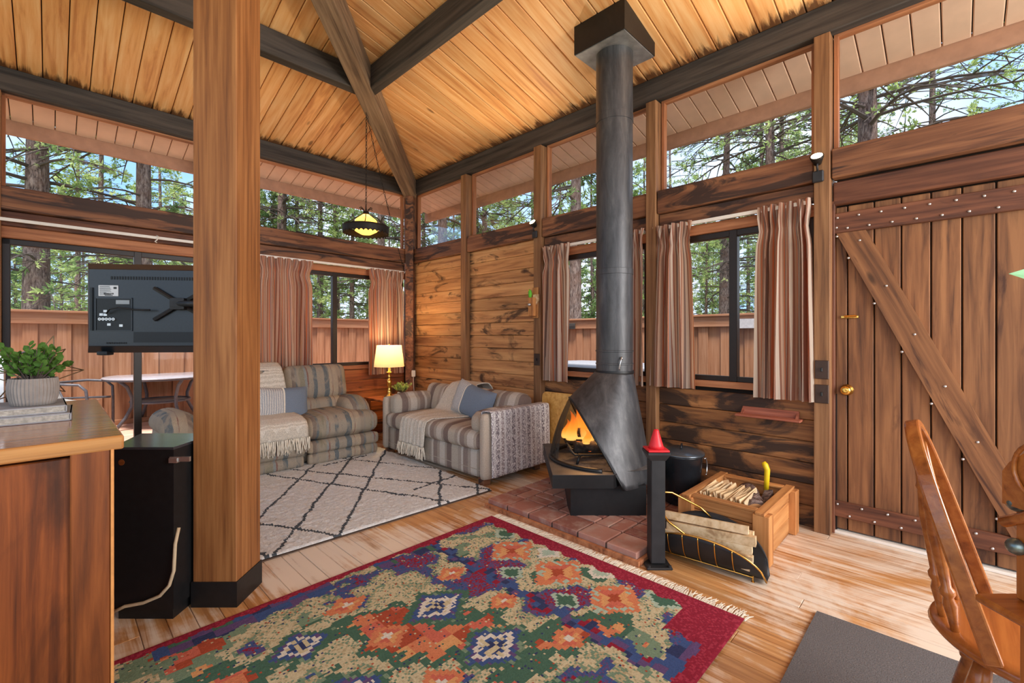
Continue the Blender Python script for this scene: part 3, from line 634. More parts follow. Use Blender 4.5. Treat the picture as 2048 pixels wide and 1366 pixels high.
# ---------------------------------------------------------------- rugs
def rug_mesh(name, x0, x1, y0, y1, cell, colf, hf, mat):
    """carpet slab with one colour per knot cell"""
    nx = int(round((x1 - x0) / cell)); ny = int(round((y1 - y0) / cell)); mb = MB()
    for j in range(ny + 1):
        for i in range(nx + 1):
            e = min(i, nx - i, j, ny - j); mb.v.append((x0 + i * cell, y0 + j * cell, hf(i, j, nx, ny) if e else .012))
    cols = []
    for j in range(ny):
        for i in range(nx):
            a = j * (nx + 1) + i; mb.f.append((a, a + 1, a + nx + 2, a + nx + 1)); cols.append(colf(i, j, nx, ny))
    me = mb.mesh(name, mat, False, False); ca = me.color_attributes.new('Col', 'FLOAT_COLOR', 'CORNER'); dat = []
    for c in cols: dat += list(c) * 4
    ca.data.foreach_set('color', dat); me.polygons.foreach_set('use_smooth', [True] * len(me.polygons)); return me
K = {k: rgb(*v) for k, v in dict(red=(150, 42, 62), red2=(172, 58, 78), green=(78, 112, 94), green2=(126, 150, 124), beige=(208, 196, 160), beige2=(188, 174, 138), blue=(70, 92, 142), purple=(104, 82, 126), orange=(216, 134, 96), orange2=(224, 166, 112), coral=(208, 112, 92), white=(224, 218, 204), pale=(176, 196, 178), navy=(58, 66, 104), rust=(176, 84, 60)).items()}
RX0, RX1, RY0, RY1 = -.42, 2.08, .645, 2.235
krnd = random.Random(21)
def hsh(a, b, s=0): return random.Random(a * 7919 + b * 104729 + s * 31).random()
def dia(i, j, ci, cj, a, b): return abs(i - ci) / a + abs(j - cj) / b
MED = []   # medallions in metres from corner: (x, y, half-x, half-y, kind)
for (mx, my, sx, sy, kd) in ((1.62, 1.0, .19, .15, 'w'), (1.62, .63, .19, .15, 'w'), (1.62, .25, .15, .12, 'w'), (1.09, 1.17, .15, .12, 'w'), (1.09, .80, .20, .15, 'w'), (1.09, .43, .15, .12, 'w'), (2.23, .80, .17, .15, 'o'), (2.23, .47, .16, .14, 'o'), (2.23, 1.13, .16, .14, 'o'), (1.86, .82, .08, .07, 'o2'), (1.86, .45, .09, .07, 'o2'), (1.84, 1.18, .09, .07, 'o2'), (1.36, .98, .10, .08, 'o2'), (1.36, .62, .11, .09, 'o2'), (1.36, .30, .10, .08, 'w2'), (1.34, 1.30, .11, .07, 'o2'), (.80, 1.0, .12, .09, 'o2'), (.80, .6, .12, .09, 'g'), (2.38, .64, .08, .08, 'p'), (2.36, .97, .08, .08, 'p'), (2.38, .30, .08, .10, 'g'), (2.36, 1.32, .08, .08, 'g'), (2.06, .62, .07, .08, 'g'), (2.06, .97, .07, .08, 'g'), (.55, .8, .25, .2, 'w'), (.2, .5, .16, .12, 'o'), (.2, 1.1, .16, .12, 'o')): MED.append((mx, my, sx, sy, kd))
def kcol(i, j, nx, ny):
    cell = .0082; st = 3
    x = i * cell; y = j * cell; Wd = nx * cell; Hd = ny * cell
    qi, qj = i // 2, j // 3
    fr = hsh(i, j)
    # stepped border in deep red with saw teeth
    tooth = .028 * (abs(((y / .11) % 1) - .5) * 2); toothx = .03 * (abs(((x / .13) % 1) - .5) * 2)
    ex = Wd - x; ey = min(y, Hd - y)
    br = .055 if x < Wd * .72 else .075
    if ex < .085 + tooth * 1.1 + (.20 if y < .22 and hsh(qj // 2, 9) < .6 else 0) or x < .07 or ey < br * .7 + toothx * .5: return K['red'] if fr < .7 else K['red2']
    if ey < br * .7 + .07 + toothx and hsh(i // 14, 3, int(y > Hd / 2)) < .75: return K[('blue', 'purple', 'navy', 'green')[int(hsh(i // 9, j // 6, 4) * 4)]]
    sx = (i // 2) * 2 * cell; sy = (j // 2) * 2 * cell
    for mx, my, sX, sY, kd in MED:
        d = abs(sx - mx) / sX + abs(sy - my) / sY; d += (hsh(i // 3, j // 3, 5) - .5) * .13
        if d < 1:
            if kd == 'w':
                if d < .22: return K['navy'] if hsh(qi, qj, 1) < .6 else K['beige']
                if d < .40: return K['beige'] if hsh(qi, qj, 2) < .5 else K['blue']
                if d < .58: return K['white']
                if d < .76: return K['blue'] if hsh(qi, qj, 3) < .65 else K['purple']
                return K['green'] if hsh(qi, qj, 3) < .8 else K['green2']
            if kd in ('o', 'o2'):
                if d < .25: return K['rust'] if kd == 'o' else K['white']
                if d < .62: return K['coral'] if (sx - mx) * (sy - my) > 0 else K['orange2']
                return K['orange'] if kd == 'o2' or hsh(qi, qj, 6) < .7 else K['pale']
            if kd == 'p': return K['pale'] if d < .6 else K['white']
            if kd == 'w2': return K['white'] if d < .5 else K['green2']
            return K['green'] if d < .7 else K['pale']
    if 1.93 < sx + .02 * math.sin(sy * 40) < 2.0: return K[('blue', 'purple', 'blue', 'navy', 'red')[int(hsh(i // 4, j // 4, 7) * 5)]]
    # background: broad bands of heathered green, beige, blue running across
    b = noise.noise(Vector((sx * 3.2, sy * 4.6, 2.3))) + .35 * noise.noise(Vector((sx * 11, sy * 15, 5)))
    dcen = abs(y - Hd / 2) / (Hd / 2)
    if b > .40: base = ('orange', 'coral', 'rust', 'orange2')[int(hsh(i // 10, j // 9, 8) * 4)]
    elif b > .14: base = 'green' if dcen < .62 else 'green2'
    elif b > -.16: base = 'beige' if fr < .62 else ('beige2' if fr < .8 else 'green2')
    elif b > -.27: base = 'green2' if fr < .5 else 'beige2'
    elif b > -.42: base = 'blue' if fr < .55 else 'purple'
    else: base = 'purple' if fr < .5 else 'red'
    if fr > .93: base = ('beige', 'green', 'rust', 'navy')[int(hsh(j, i, 2) * 4)]
    return K[base]
M['kilim'] = vcol('kilim_wool', heather=.35, sc=160)
rg = tag(empty('patterned_rug', ((RX0 + RX1) / 2, (RY0 + RY1) / 2, 0)), 'multicoloured geometric rug with burgundy border and fringe', 'rug')
cx_, cy_ = (RX0 + RX1) / 2, (RY0 + RY1) / 2
put('pile', rug_mesh('pile', RX0 - cx_, RX1 - cx_, RY0 - cy_, RY1 - cy_, .0082, kcol, lambda i, j, a, b: .013 + .0022 * hsh(i, j, 13), M['kilim']), rg)
mb = MB(); fr_ = random.Random(4); y = RY0
while y < RY1:
    L = fr_.uniform(.05, .085); a = fr_.uniform(-.02, .02); mb.tube([(RX1 - cx_ - .005, y - cy_, .006), (RX1 - cx_ + L * .5, y - cy_ + a * .5, .009), (RX1 - cx_ + L, y - cy_ + a + fr_.uniform(-.008, .008), .003)], [.0028, .0026, .0012], 4, cap=False); y += .0052
M['fringe'] = plain('cream_fringe', rgb(232, 222, 204), .9, var=.1)
tag(mb.build('fringe', M['fringe'], rg, fix=False), 'cream knotted fringe', kind='stuff')
# shag rug
SX0, SX1, SY0, SY1 = .15, 2.47, 2.66, 4.62
srn = random.Random(9); segs = []
for k in range(-6, 13):
    segs.append((k * .36 - .4, -.1, k * .36 + 1.15, 2.1)); 
for k in range(-5, 12): segs.append((k * .40 + .35, -.1, k * .40 - .75 + srn.uniform(-.2, .2), 2.1))
for k in range(34):
    a = srn.uniform(0, 2.3); b = srn.uniform(0, 1.95); an = srn.choice((.15, 1.9, 2.5)); L = srn.uniform(.2, .5); segs.append((a, b, a + L * math.cos(an), b + L * math.sin(an)))
def sdist(px, py, s):
    ax, ay, bx_, by_ = s; dx, dy = bx_ - ax, by_ - ay; t_ = max(0, min(1, ((px - ax) * dx + (py - ay) * dy) / (dx * dx + dy * dy))); return math.hypot(px - ax - dx * t_, py - ay - dy * t_)
SL = rgb(86, 94, 102); SW = rgb(240, 242, 242)
def scol(i, j, nx, ny):
    x = i * .0125; y = j * .0125
    wx = x + .018 * noise.noise(Vector((x * 7, y * 7, 1))); wy = y + .018 * noise.noise(Vector((x * 7, y * 7, 9)))
    for s in segs[:36]:
        if sdist(wx, wy, s) < .0105: return SL
    return tuple(c * (.86 + .14 * hsh(i, j, 3)) for c in SW[:3]) + (1,)
# choose only part of the long diagonals, so the lattice stays irregular
segs = [s for n_, s in enumerate(segs) if n_ % 4 != 3 or n_ > 36][:36] + segs[36:]
M['shag'] = vcol('cream_shag', heather=.28, sc=120, bump=.8)
sg = tag(empty('shag_rug', (1.31, 3.64, 0)), 'cream shag rug with irregular charcoal line pattern', 'rug')
put('pile', rug_mesh('pile', SX0 - 1.31, SX1 - 1.31, SY0 - 3.64, SY1 - 3.64, .0125, scol, lambda i, j, a, b: .017 + .009 * hsh(i, j, 17), M['shag']), sg)
sg.rotation_euler = (0, 0, R(-2.2))
MB().bx(-1.165, 1.165, -.985, .985, .0005, .006).build('backing', plain('rug_backing', rgb(96, 78, 66), .9), sg)
# door mat
mt = tag(empty('door_mat', (1.93, .08, 0)), 'plain dark grey doormat in the foreground', 'mat')
MB().rbox((0, 0, .006), (.88, .72, .012), .005, n=4).build('mat_body', plain('grey_mat', rgb(96, 92, 92), .95, var=.35, sc=220, bump=.5), mt)
# ---------------------------------------------------------------- striped loveseat (faces -X)
c1, c2, c3, c4, c5 = rgb(196, 184, 168), rgb(156, 138, 128), rgb(180, 166, 152), rgb(138, 120, 112), rgb(212, 202, 190)
LS = [(3, c1), (2.2, c4), (1, c3), (2.5, c5), (1.2, c3), (2, c2), (1, c5), (1.4, c3)]
M['lsY'] = stripes('loveseat_stripe_across', LS, .43, 1, weave=240, rnd=False); M['lsX'] = stripes('loveseat_stripe_along', LS, .43, 0, weave=240, rnd=False)
M['lsplain'] = plain('loveseat_plain', rgb(182, 168, 152), .9, var=.18, sc=180, bump=.3)
lv = tag(empty('loveseat', (2.44, 3.51, 0)), 'grey-brown striped loveseat against the bare plank wall', 'sofa')
HW = .81
MB().rbox((.36, 0, .165), (.66, 1.50, .23), .02, n=5).build('base', M['lsY'], lv, smooth=True)
MB().bx(.028, .032, -.74, .74, .118, .122).build('seam', M['lsplain'], lv)
MB().rbox((.34, 0, .355), (.70, 1.49, .155), .06, .03, n=12).build('seat_cushion', M['lsY'], lv, smooth=True)
for s in (-1, 1):
    MB().rbox((.385, s * (HW - .042), .32), (.77, .084, .545), .035, n=8).build('arm', M['lsplain'], lv, smooth=True)
MB().rbox((.715, 0, .31), (.11, 1.58, .50), .04, n=6).build('back_frame', M['lsplain'], lv, smooth=True)
tl = Matrix.Rotation(R(16), 3, 'Y')
for s in (-1, 1): MB().rbox((.565, s * .372, .535), (.19, .735, .34), .075, crowns=(.035, 0, .0), n=10, m=tl).build('back_cushion', M['lsY'], lv, smooth=True)
MB().rbox((.28, HW - .165, .51), (.50, .16, .21), .06, crowns=(0, .03, .02), n=10).build('arm_bolster', M['lsX'], lv, smooth=True)
MB().rbox((.30, -HW + .165, .495), (.50, .16, .18), .06, crowns=(.03, .03, .02), n=10).build('arm_bolster', M['lsX'], lv, smooth=True)
for sx in (.06, .68):
    for s in (-1, 1): MB().bx(sx - .035, sx + .035, s * .74 - .035, s * .74 + .035, .004, .06).build('foot', M['header'], lv)
# woven cover over the near arm
def drape(name, lab, cat, path, a0, a1, axis, mat, th=.008, nu=30, wav=.0, parent_loc=(0, 0, 0), sag=None):
    """cloth following path [(p,z)], spanning a0..a1; path runs along the other horizontal axis"""
    P = [Vector((p, z)) for p, z in path]; L = [0]
    for i in range(1, len(P)): L.append(L[-1] + (P[i] - P[i - 1]).length)
    def ev(t_):
        d = t_ * L[-1]
        for i in range(1, len(P)):
            if d <= L[i] + 1e-9: return P[i - 1].lerp(P[i], (d - L[i - 1]) / max(1e-9, L[i] - L[i - 1]))
        return P[-1]
    nv = max(30, int(L[-1] / .02))
    def fn(s, t_):
        q = ev(t_); a = a0(t_) + (a1(t_) - a0(t_)) * s if callable(a0) else a0 + (a1 - a0) * s
        wv = wav * math.sin(s * 22 + t_ * 3) * (.3 + t_) + wav * .5 * noise.noise(Vector((s * 5, t_ * 6, 2)))
        return (q.x - abs(wv), a, q.y + wv * .3) if axis == 'Y' else (a, q.x - abs(wv), q.y + wv * .3)
    mb = MB().grid(fn, nu, nv); o = mb.mesh(name, mat, True); return o, fn
WV = [(1, rgb(226, 224, 224)), (2, rgb(168, 160, 164)), (1, rgb(210, 206, 206)), (1.6, rgb(138, 128, 134)), (1, rgb(222, 216, 214)), (1.4, rgb(166, 152, 152))]
M['woven'] = stripes('woven_cover', WV, .19, 0, weave=170, rnd=False, fleck=rgb(236, 232, 230))
wc = tag(empty('woven_throw', (2.44, 2.70, 0)), 'speckled grey woven cover hanging over the near loveseat arm', 'throw')
me, fn = drape('cloth', '', '', [(.105, .535), (.10, .597), (.085, .607), (.0, .609), (-.018, .602), (-.024, .57), (-.03, .3), (-.034, .075)], lambda t_: .05, lambda t_: .775, 'X', M['woven'], wav=.004)
o = put('cloth', me, wc); o.modifiers.new('thick', 'SOLIDIFY').thickness = .006
# knit throws with fringe
M['knit'] = stripes('cream_knit', [(1, rgb(238, 230, 216)), (1, rgb(222, 212, 196))], .02, 1, weave=130, rnd=False)
def fringe(parent, pts, L, rnd, n=3):
    mb = MB()
    for p in pts:
        for k in range(n):
            q = Vector(p) + Vector((rnd.uniform(-.006, .006), rnd.uniform(-.006, .006), 0)); e = q + Vector((rnd.uniform(-.02, .02), rnd.uniform(-.02, .02), -L * rnd.uniform(.75, 1.1)))
            mb.tube([q, q.lerp(e, .5) + Vector((rnd.uniform(-.007, .007), rnd.uniform(-.007, .007), 0)), e], [.005, .0045, .003], 4, cap=False)
    return tag(mb.build('fringe', M['fringe'], parent, fix=False, smooth=True), 'cream knotted fringe', kind='stuff')
th = tag(empty('knit_throw', (2.44, 3.51, 0)), 'cream knit throw draped across the striped loveseat', 'throw')
me, fn = drape('cloth', '', '', [(.80, .60), (.765, .70), (.72, .745), (.66, .748), (.56, .735), (.49, .68), (.44, .60), (.40, .52), (.36, .475), (.20, .465), (.06, .452), (.0, .43), (-.018, .38), (-.024, .25), (-.028, .19)], lambda t_: -.09 + .10 * t_ - .22 * math.sin(PI * max(0, min(1, (t_ - .25) / .5))), lambda t_: .29 + .14 * t_, 'Y', M['knit'], wav=.008)
o = put('cloth', me, th); o.modifiers.new('thick', 'SOLIDIFY').thickness = .008
fringe(th, [fn(k / 26, 1.0) for k in range(27)], .11, random.Random(6))
# ---------------------------------------------------------------- recliner sofa (faces -Y)
ta, gr, tn, br_, ol, rd = rgb(166, 154, 138), rgb(112, 118, 120), rgb(186, 168, 144), rgb(138, 122, 110), rgb(150, 142, 122), rgb(146, 108, 96)
RS = [(3, ta), (2, gr), (1.2, tn), (.35, rd), (2.2, tn), (1.4, br_), (.8, gr), (2.6, ol), (1.0, rgb(150, 152, 148)), (.5, rd), (1.8, ta), (1.6, gr)]
M['rec'] = stripes('recliner_tapestry', RS, .47, 0, weave=190, rnd=False, wob=.02, blot=rgb(158, 145, 128))
rc = tag(empty('recliner_sofa', (1.50, 4.33, 0)), 'plump reclining sofa in southwestern stripes under the window', 'sofa')
def rb(name, c, d, r, crowns=(0, 0, 0), n=10, m=None): return MB().rbox(c, d, r, n=n, crowns=crowns, m=m).build(name, M['rec'], rc, smooth=True)
MB().rbox((0, .42, .22), (1.74, .70, .40), .03, n=4).build('body', M['rec'], rc, smooth=True)
for c_, w_ in ((.535, .74), (-.19, .70)):
    rb('seat_cushion', (c_, .30, .345), (w_, .70, .21), .085, (0, .01, .035), 12); rb('front_panel', (c_, -.0, .175), (w_ - .01, .10, .125), .045, (0, .012, 0)); rb('foot_panel', (c_, .0, .067), (w_ - .03, .085, .115), .04, (0, .01, 0))
    wB = .62 if c_ > 0 else .66; xB = c_ - .05 if c_ > 0 else c_
    tb_ = Matrix.Rotation(R(-14), 3, 'X')
    rb('back_cushion', (xB, .60, .72), (wB + .03, .22, .38), .075, (0, .04, 0), 12, tb_); rb('lumbar_cushion', (xB, .52, .48), (wB - .02, .22, .22), .09, (0, .03, 0), 12, tb_)
for s in (1, -1):
    def armf(a, b, s=s):
        # puffed arm, drooping at the front
        yy = -.02 + .66 * b; h_ = .59 - .11 * max(0, 1 - b * 3.2) ** 2 - .03 * b; rr_ = .135 * (1 - .25 * max(0, 1 - b * 6)); an = 2 * PI * a
        return (s * .765 + rr_ * math.cos(an) * 1.0, .10 + yy, h_ - .095 + .115 * math.sin(an) * (1 if math.sin(an) > 0 else .9))
    mb = MB().grid(armf, 20, 14, True); mb.f += [tuple(range(20))[::-1], tuple(len(mb.v) - 20 + i for i in range(20))]; mb.build('arm', M['rec'], rc, smooth=True)
    MB().rbox((s * .80, .42, .24), (.17, .62, .38), .03, n=5).build('arm_panel', M['rec'], rc, smooth=True)
th2 = tag(empty('knit_throw', (1.50, 4.33, 0)), 'cream knit throw spread over the middle of the recliner', 'throw')
me, fn = drape('cloth', '', '', [(.83, .70), (.81, .90), (.75, .955), (.64, .955), (.545, .915), (.485, .84), (.435, .72), (.40, .62), (.37, .53), (.33, .492), (.24, .490), (.06, .478), (-.04, .448), (-.075, .40), (-.082, .30)], lambda t_: -.52, lambda t_: .12 + .04 * t_, 'X', M['knit'], wav=.006)
o = put('cloth', me, th2); o.modifiers.new('thick', 'SOLIDIFY').thickness = .008
fringe(th2, [fn(k / 40, 1.0) for k in range(41)], .13, random.Random(8))
# ---------------------------------------------------------------- throw pillows
def pillow(lab, loc, rot, w_, h_, t_, split):
    o = empty('throw_pillow', loc); o.rotation_euler = rot; tag(o, lab, 'pillow', 'blue and white throw pillows')
    def pf(sg):
        def f(a, b):
            X = 2 * a - 1; Y = 2 * b - 1; e = (max(0, 1 - X ** 4) * max(0, 1 - Y ** 4)) ** .55; pin = 1 - .05 * (1 - abs(X * Y))
            return (X * w_ / 2 * (1 - .05 * (1 - Y * Y) * abs(X) ** 3 * -1) * pin, sg * t_ / 2 * e, Y * h_ / 2 * pin * (1 + .06 * X * X))
        return f
    full = MB().grid(pf(-1), 24, 16); me_ = full
    for nm, lo, hi, mat in (('blue_panel', split, 24, M['pblue']), ('white_panel', 0, split, M['pwhite'])):
        mb = MB()
        for sg in (-1, 1):
            f = pf(sg); mb.grid(lambda a, b: f((lo + (hi - lo) * a) / 24, b), 12, 16)
        mb.build(nm, mat, o, smooth=True, fix=False)
    f = pf(-1); mb = MB()
    for k in range(30): p = f(split / 24, k / 29 * .96 + .02); mb.add(*[[(p[0] + dx * .007, p[1] - .004, p[2] + dz * .004) for dx in (-1, 1) for dz in (-1, 1)], [(0, 1, 3, 2)]])
    mb.build('stitching', M['fringe'], o, fix=False); return o
M['pblue'] = plain('denim_blue', rgb(118, 130, 146), .9, var=.15, sc=260, bump=.3); M['pwhite'] = stripes('pillow_stripe', [(1, rgb(214, 212, 210)), (1, rgb(160, 166, 176)), (1.4, rgb(224, 220, 214))], .02, 0, weave=200, rnd=True, wob=.02)
pillow('blue and pale striped pillow leaning on the striped loveseat', (2.83, 3.30, .595), (R(-16), R(12), R(-90)), .52, .31, .15, 8)
pillow('blue and pale striped pillow leaning on the recliner', (1.545, 4.66, .575), (R(-14), R(4), 0), .52, .31, .15, 13)
# ---------------------------------------------------------------- hearth of bricks
random.seed(3)
M['brick'] = NT('hearth_brick'); t = M['brick']; v = t.tc(); n1 = t.noise(v, 14, 5); oi = t.n('ShaderNodeObjectInfo')
M['brick'] = t.done(t.mix(t.ramp(n1, [(.45, (0, 0, 0)), (.7, (.7, .7, .7))]), t.ramp(oi.outputs['Random'], [(0, rgb(140, 90, 78)), (.5, rgb(166, 112, 96)), (1, rgb(186, 138, 122))]), rgb(186, 160, 146)), .8, .2); t.bump(n1, .3, .004)
hp = tag(empty('brick_hearth', (2.75, 1.83, 0)), 'low brick hearth pad under the black fireplace', 'hearth')
hx0, hx1, hy0, hy1, q = 2.19, 3.33, 1.215, 2.40, .19
MB().bx(hx0 + .01 - 2.75, hx1 - 2.75, hy0 + .01 - 1.83, hy1 - .01 - 1.83, .001, .048).build('mortar_bed', plain('mortar', rgb(78, 66, 60), .95), hp)
MB().bx(hx0 - .022 - 2.75, hx0 - .002 - 2.75, hy0 - .02 - 1.83, hy1 - 1.83, .001, .03).build('edge_strip', M['trimwood'], hp)
MB().bx(hx0 - .002 - 2.75, hx1 - 2.75, hy0 - .022 - 1.83, hy0 - .002 - 1.83, .001, .03).build('edge_strip', M['trimwood'], hp)
nx_ = 6; ny_ = 6; qy = (hy1 - hy0) / ny_
for i in range(nx_):
    for j in range(ny_):
        x0 = hx0 + i * q; y0 = hy0 + j * qy; z = .030 + random.uniform(-.001, .002)
        if i == 0: cb('brick', M['brick'], (x0 + q / 2 - 2.75, y0 + qy / 2 - 1.83, z), (q - .011, qy - .011, .06), hp, .004)
        elif (i + j) % 2:
            for k in (0, 1): cb('brick', M['brick'], (x0 + q / 4 + k * q / 2 - 2.75, y0 + qy / 2 - 1.83, z + random.uniform(-.001, .001)), (q / 2 - .011, qy - .011, .06), hp, .004)
        else:
            for k in (0, 1): cb('brick', M['brick'], (x0 + q / 2 - 2.75, y0 + qy / 4 + k * qy / 2 - 1.83, z + random.uniform(-.001, .001)), (q - .011, qy / 2 - .011, .06), hp, .004)
# ---------------------------------------------------------------- fireplace (local frame: x = u to the right, y = v away)
fo = uv(.74, 3.27); fp = tag(empty('hooded_fireplace', (fo.x, fo.y, .06), PHI - PI / 2), 'black freestanding fireplace with flared hood, burning', 'fireplace')
ZB = .06
M['hood'] = NT('hood_steel'); t = M['hood']; v = t.tc('Object', False); n1 = t.noise(t.map(v, (6, 6, 1.2)), 2.2, 6, .4, .7)
M['hood'] = t.done(t.ramp(n1, [(.32, rgb(52, 52, 54)), (.55, rgb(78, 78, 80)), (.75, rgb(104, 103, 102))]), .42, .5, .35); t.bump(n1, .05, .003)
M['tray'] = plain('tray_steel', rgb(92, 90, 88), .5, .3, var=.25, sc=12); M['ash'] = plain('ash_bed', rgb(86, 82, 80), .95, var=.4, sc=40, bump=.8)
def fz(z): return z - ZB
# pedestal
mb = MB(); pu0, pu1, pv0 = -.36, .13, -.34
mb.add([(pu0, pv0, 0), (pu1, pv0, 0), (pu1, .30, 0), (pu0, -.16, 0), (pu0, pv0, .195), (pu1, pv0, .195), (pu1, .38, .195), (pu0, .30, .195)], [(0, 3, 2, 1), (4, 5, 6, 7), (0, 1, 5, 4), (1, 2, 6, 5), (2, 3, 7, 6), (3, 0, 4, 7)]); mb.build('pedestal', M['black'], fp)
mb = MB(); mb.prism([(-.485, -.42), (-.10, -.42), (-.02, -.33), (.12, -.18), (.15, .0), (.12, .18), (-.02, .33), (-.10, .42), (-.485, .42)], fz(.262), fz(.346)); tr_ = mb.build('tray', M['black'], fp)
MB().prism([(-.483, -.418), (-.10, -.418), (-.02, -.328), (.118, -.18), (.148, .0), (.118, .18), (-.02, .328), (-.10, .418), (-.483, .418)], fz(.346), fz(.3475)).build('tray_top', M['tray'], fp)
# hood
RB, ZT = .13, .974
eu, ea, eb = -.295, .555, .465
def gen(th):
    top = Vector((RB * math.cos(th), RB * math.sin(th), fz(ZT))); bot = Vector((eu + ea * math.cos(th), eb * math.sin(th), fz(.24)))
    f = lambda p: (p.x + .324) + .547 * (p.z + ZB - .78)
    a, b = f(top), f(bot); tm = 1 if b >= 0 else a / (a - b); return top, bot, tm
def hoodf(a, b, off=0):
    th = 2 * PI * a; top, bot, tm = gen(th); p = top.lerp(bot, b * tm); return p * 1 if not off else Vector((p.x - off * math.cos(th), p.y - off * math.sin(th), p.z))
mb = MB().grid(hoodf, 72, 24, True); o = mb.build('hood', M['hood'], fp, smooth=True); o.modifiers.new('thick', 'SOLIDIFY').thickness = .006
# lip round the opening
lip = [hoodf(k / 140, 1) for k in range(140)]; lip = [p for p in lip if p.z > fz(.242)]; k0 = max(range(len(lip)), key=lambda i: (lip[i] - lip[i - 1]).length); lip = lip[k0:] + lip[:k0]
MB().tube(lip, .007, 6).build('hood_lip', M['black'], fp, smooth=True)
# pipe
pm = []
MB().lathe([(RB, fz(.965)), (RB, fz(1.02)), (RB + .004, fz(1.022)), (RB + .004, fz(1.03)), (RB, fz(1.032)), (RB, fz(1.11)), (RB + .004, fz(1.112)), (RB + .004, fz(1.122)), (RB, fz(1.124)), (RB, fz(1.66)), (RB + .003, fz(1.662)), (RB + .003, fz(1.70)), (RB - .001, fz(1.702)), (RB - .001, fz(2.75)), (RB + .003, fz(2.752)), (RB + .003, fz(2.80)), (RB, fz(2.802)), (RB, fz(3.30))], 40, cap=False).build('stovepipe', M['hood'], fp, auto=35)
MB().lathe([(RB + .006, fz(.955)), (RB + .010, fz(.965)), (RB + .006, fz(.978))], 40, cap=False).build('collar', M['black'], fp, smooth=True)
MB().tube([(.018, -RB - .012, fz(1.08)), (.01, -RB - .02, fz(1.05)), (.0, -RB - .018, fz(1.0)), (.005, -RB - .012, fz(.985))], .004, 6).tube([(.018, -RB - .012, fz(1.08)), (.025, -RB - .015, fz(1.06))], .004, 6).build('damper_handle', M['steel'], fp, smooth=True)
# opening ring, ash, grate, logs, flames, mesh screen
ring = [(-.05 + .405 * math.cos(a), .385 * math.sin(a), fz(.355)) for a in [PI * .55 + PI * .86 * k / 30 for k in range(31)]]
MB().tube(ring, .016, 8).build('ash_rim', M['black'], fp, smooth=True)
MB().grid(lambda a, b: (-.05 + .375 * b * math.cos(2 * PI * a), .36 * b * math.sin(2 * PI * a), fz(.351) + .025 * (1 - b) + .012 * noise.noise(Vector((b * 6 * math.cos(2 * PI * a), b * 6 * math.sin(2 * PI * a), 3)))), 40, 14, True).build('ash_bed', M['ash'], fp, smooth=True)
gr_ = empty('grate'); gr_.parent = fp; gr_.location = (-.15, -.02, fz(.36))
for k in range(5): MB().tube([(-.20, -.16 + k * .08, .09), (-.16, -.16 + k * .08, .05), (.15, -.16 + k * .08, .05), (.19, -.16 + k * .08, .09)], .008, 6).build('bar', M['black'], gr_, smooth=True)
for sx in (-.13, .12):
    for s in (-1, 1): MB().tube([(sx, s * .17, .055), (sx - .02, s * .19, -.005)], .009, 6).build('leg', M['black'], gr_, smooth=True)
    MB().tube([(sx, -.18, .045), (sx, .18, .045)], .008, 6).build('cross_bar', M['black'], gr_, smooth=True)
M['char'] = NT('charred_log'); t = M['char']; v = t.tc(); n1 = t.noise(v, 18, 5); em = t.ramp(t.noise(v, 11, 4), [(.56, (0, 0, 0)), (.68, (1, .16, .02))]); t.l(em, t.b.inputs['Emission Color']); t.b.inputs['Emission Strength'].default_value = 1.4; M['char'] = t.done(t.ramp(n1, [(.4, rgb(26, 22, 20)), (.7, rgb(84, 70, 60))]), .9); t.bump(n1, .8, .01)
for (a, b, r_) in (((-.33, .10, .45), (.05, .05, .45), .045), ((-.30, -.09, .445), (.06, -.05, .45), .042), ((-.25, .06, .515), (.03, -.08, .515), .04)):
    A_, B_ = Vector((a[0], a[1], fz(a[2]))), Vector((b[0], b[1], fz(b[2]))); rr2 = random.Random(int(r_ * 1000))
    MB().tube([A_.lerp(B_, k / 8) + Vector((0, 0, rr2.uniform(-.006, .006))) for k in range(9)], [r_ * rr2.uniform(.9, 1.08) for k in range(9)], 10).build('burning_log', M['char'], fp, smooth=True)
t = NT('flame'); tc_ = t.tc('Object', True); sp_ = t.n('ShaderNodeSeparateXYZ'); g2 = t.n('ShaderNodeTexCoord'); t.l(g2.outputs['Generated'], sp_.inputs[0])
em = t.n('ShaderNodeEmission'); t.l(t.ramp(sp_.outputs[2], [(.0, rgb(255, 190, 96)), (.35, rgb(250, 138, 44)), (1, rgb(214, 76, 16))]), em.inputs['Color']); em.inputs['Strength'].default_value = 1.0; trn = t.n('ShaderNodeBsdfTransparent'); mx = t.n('ShaderNodeMixShader')
lw = t.n('ShaderNodeLayerWeight'); lw.inputs[0].default_value = .35; fac = t.math('MULTIPLY', t.math('SUBTRACT', 1.0, lw.outputs['Facing']), t.ramp(sp_.outputs[2], [(.3, (.9,) * 3), (1, (.25,) * 3)])); t.l(fac, mx.inputs[0]); t.l(trn.outputs[0], mx.inputs[1]); t.l(em.outputs[0], mx.inputs[2]); t.l(mx.outputs[0], t.out.inputs['Surface']); M['flame'] = t.m
fr2 = random.Random(15)
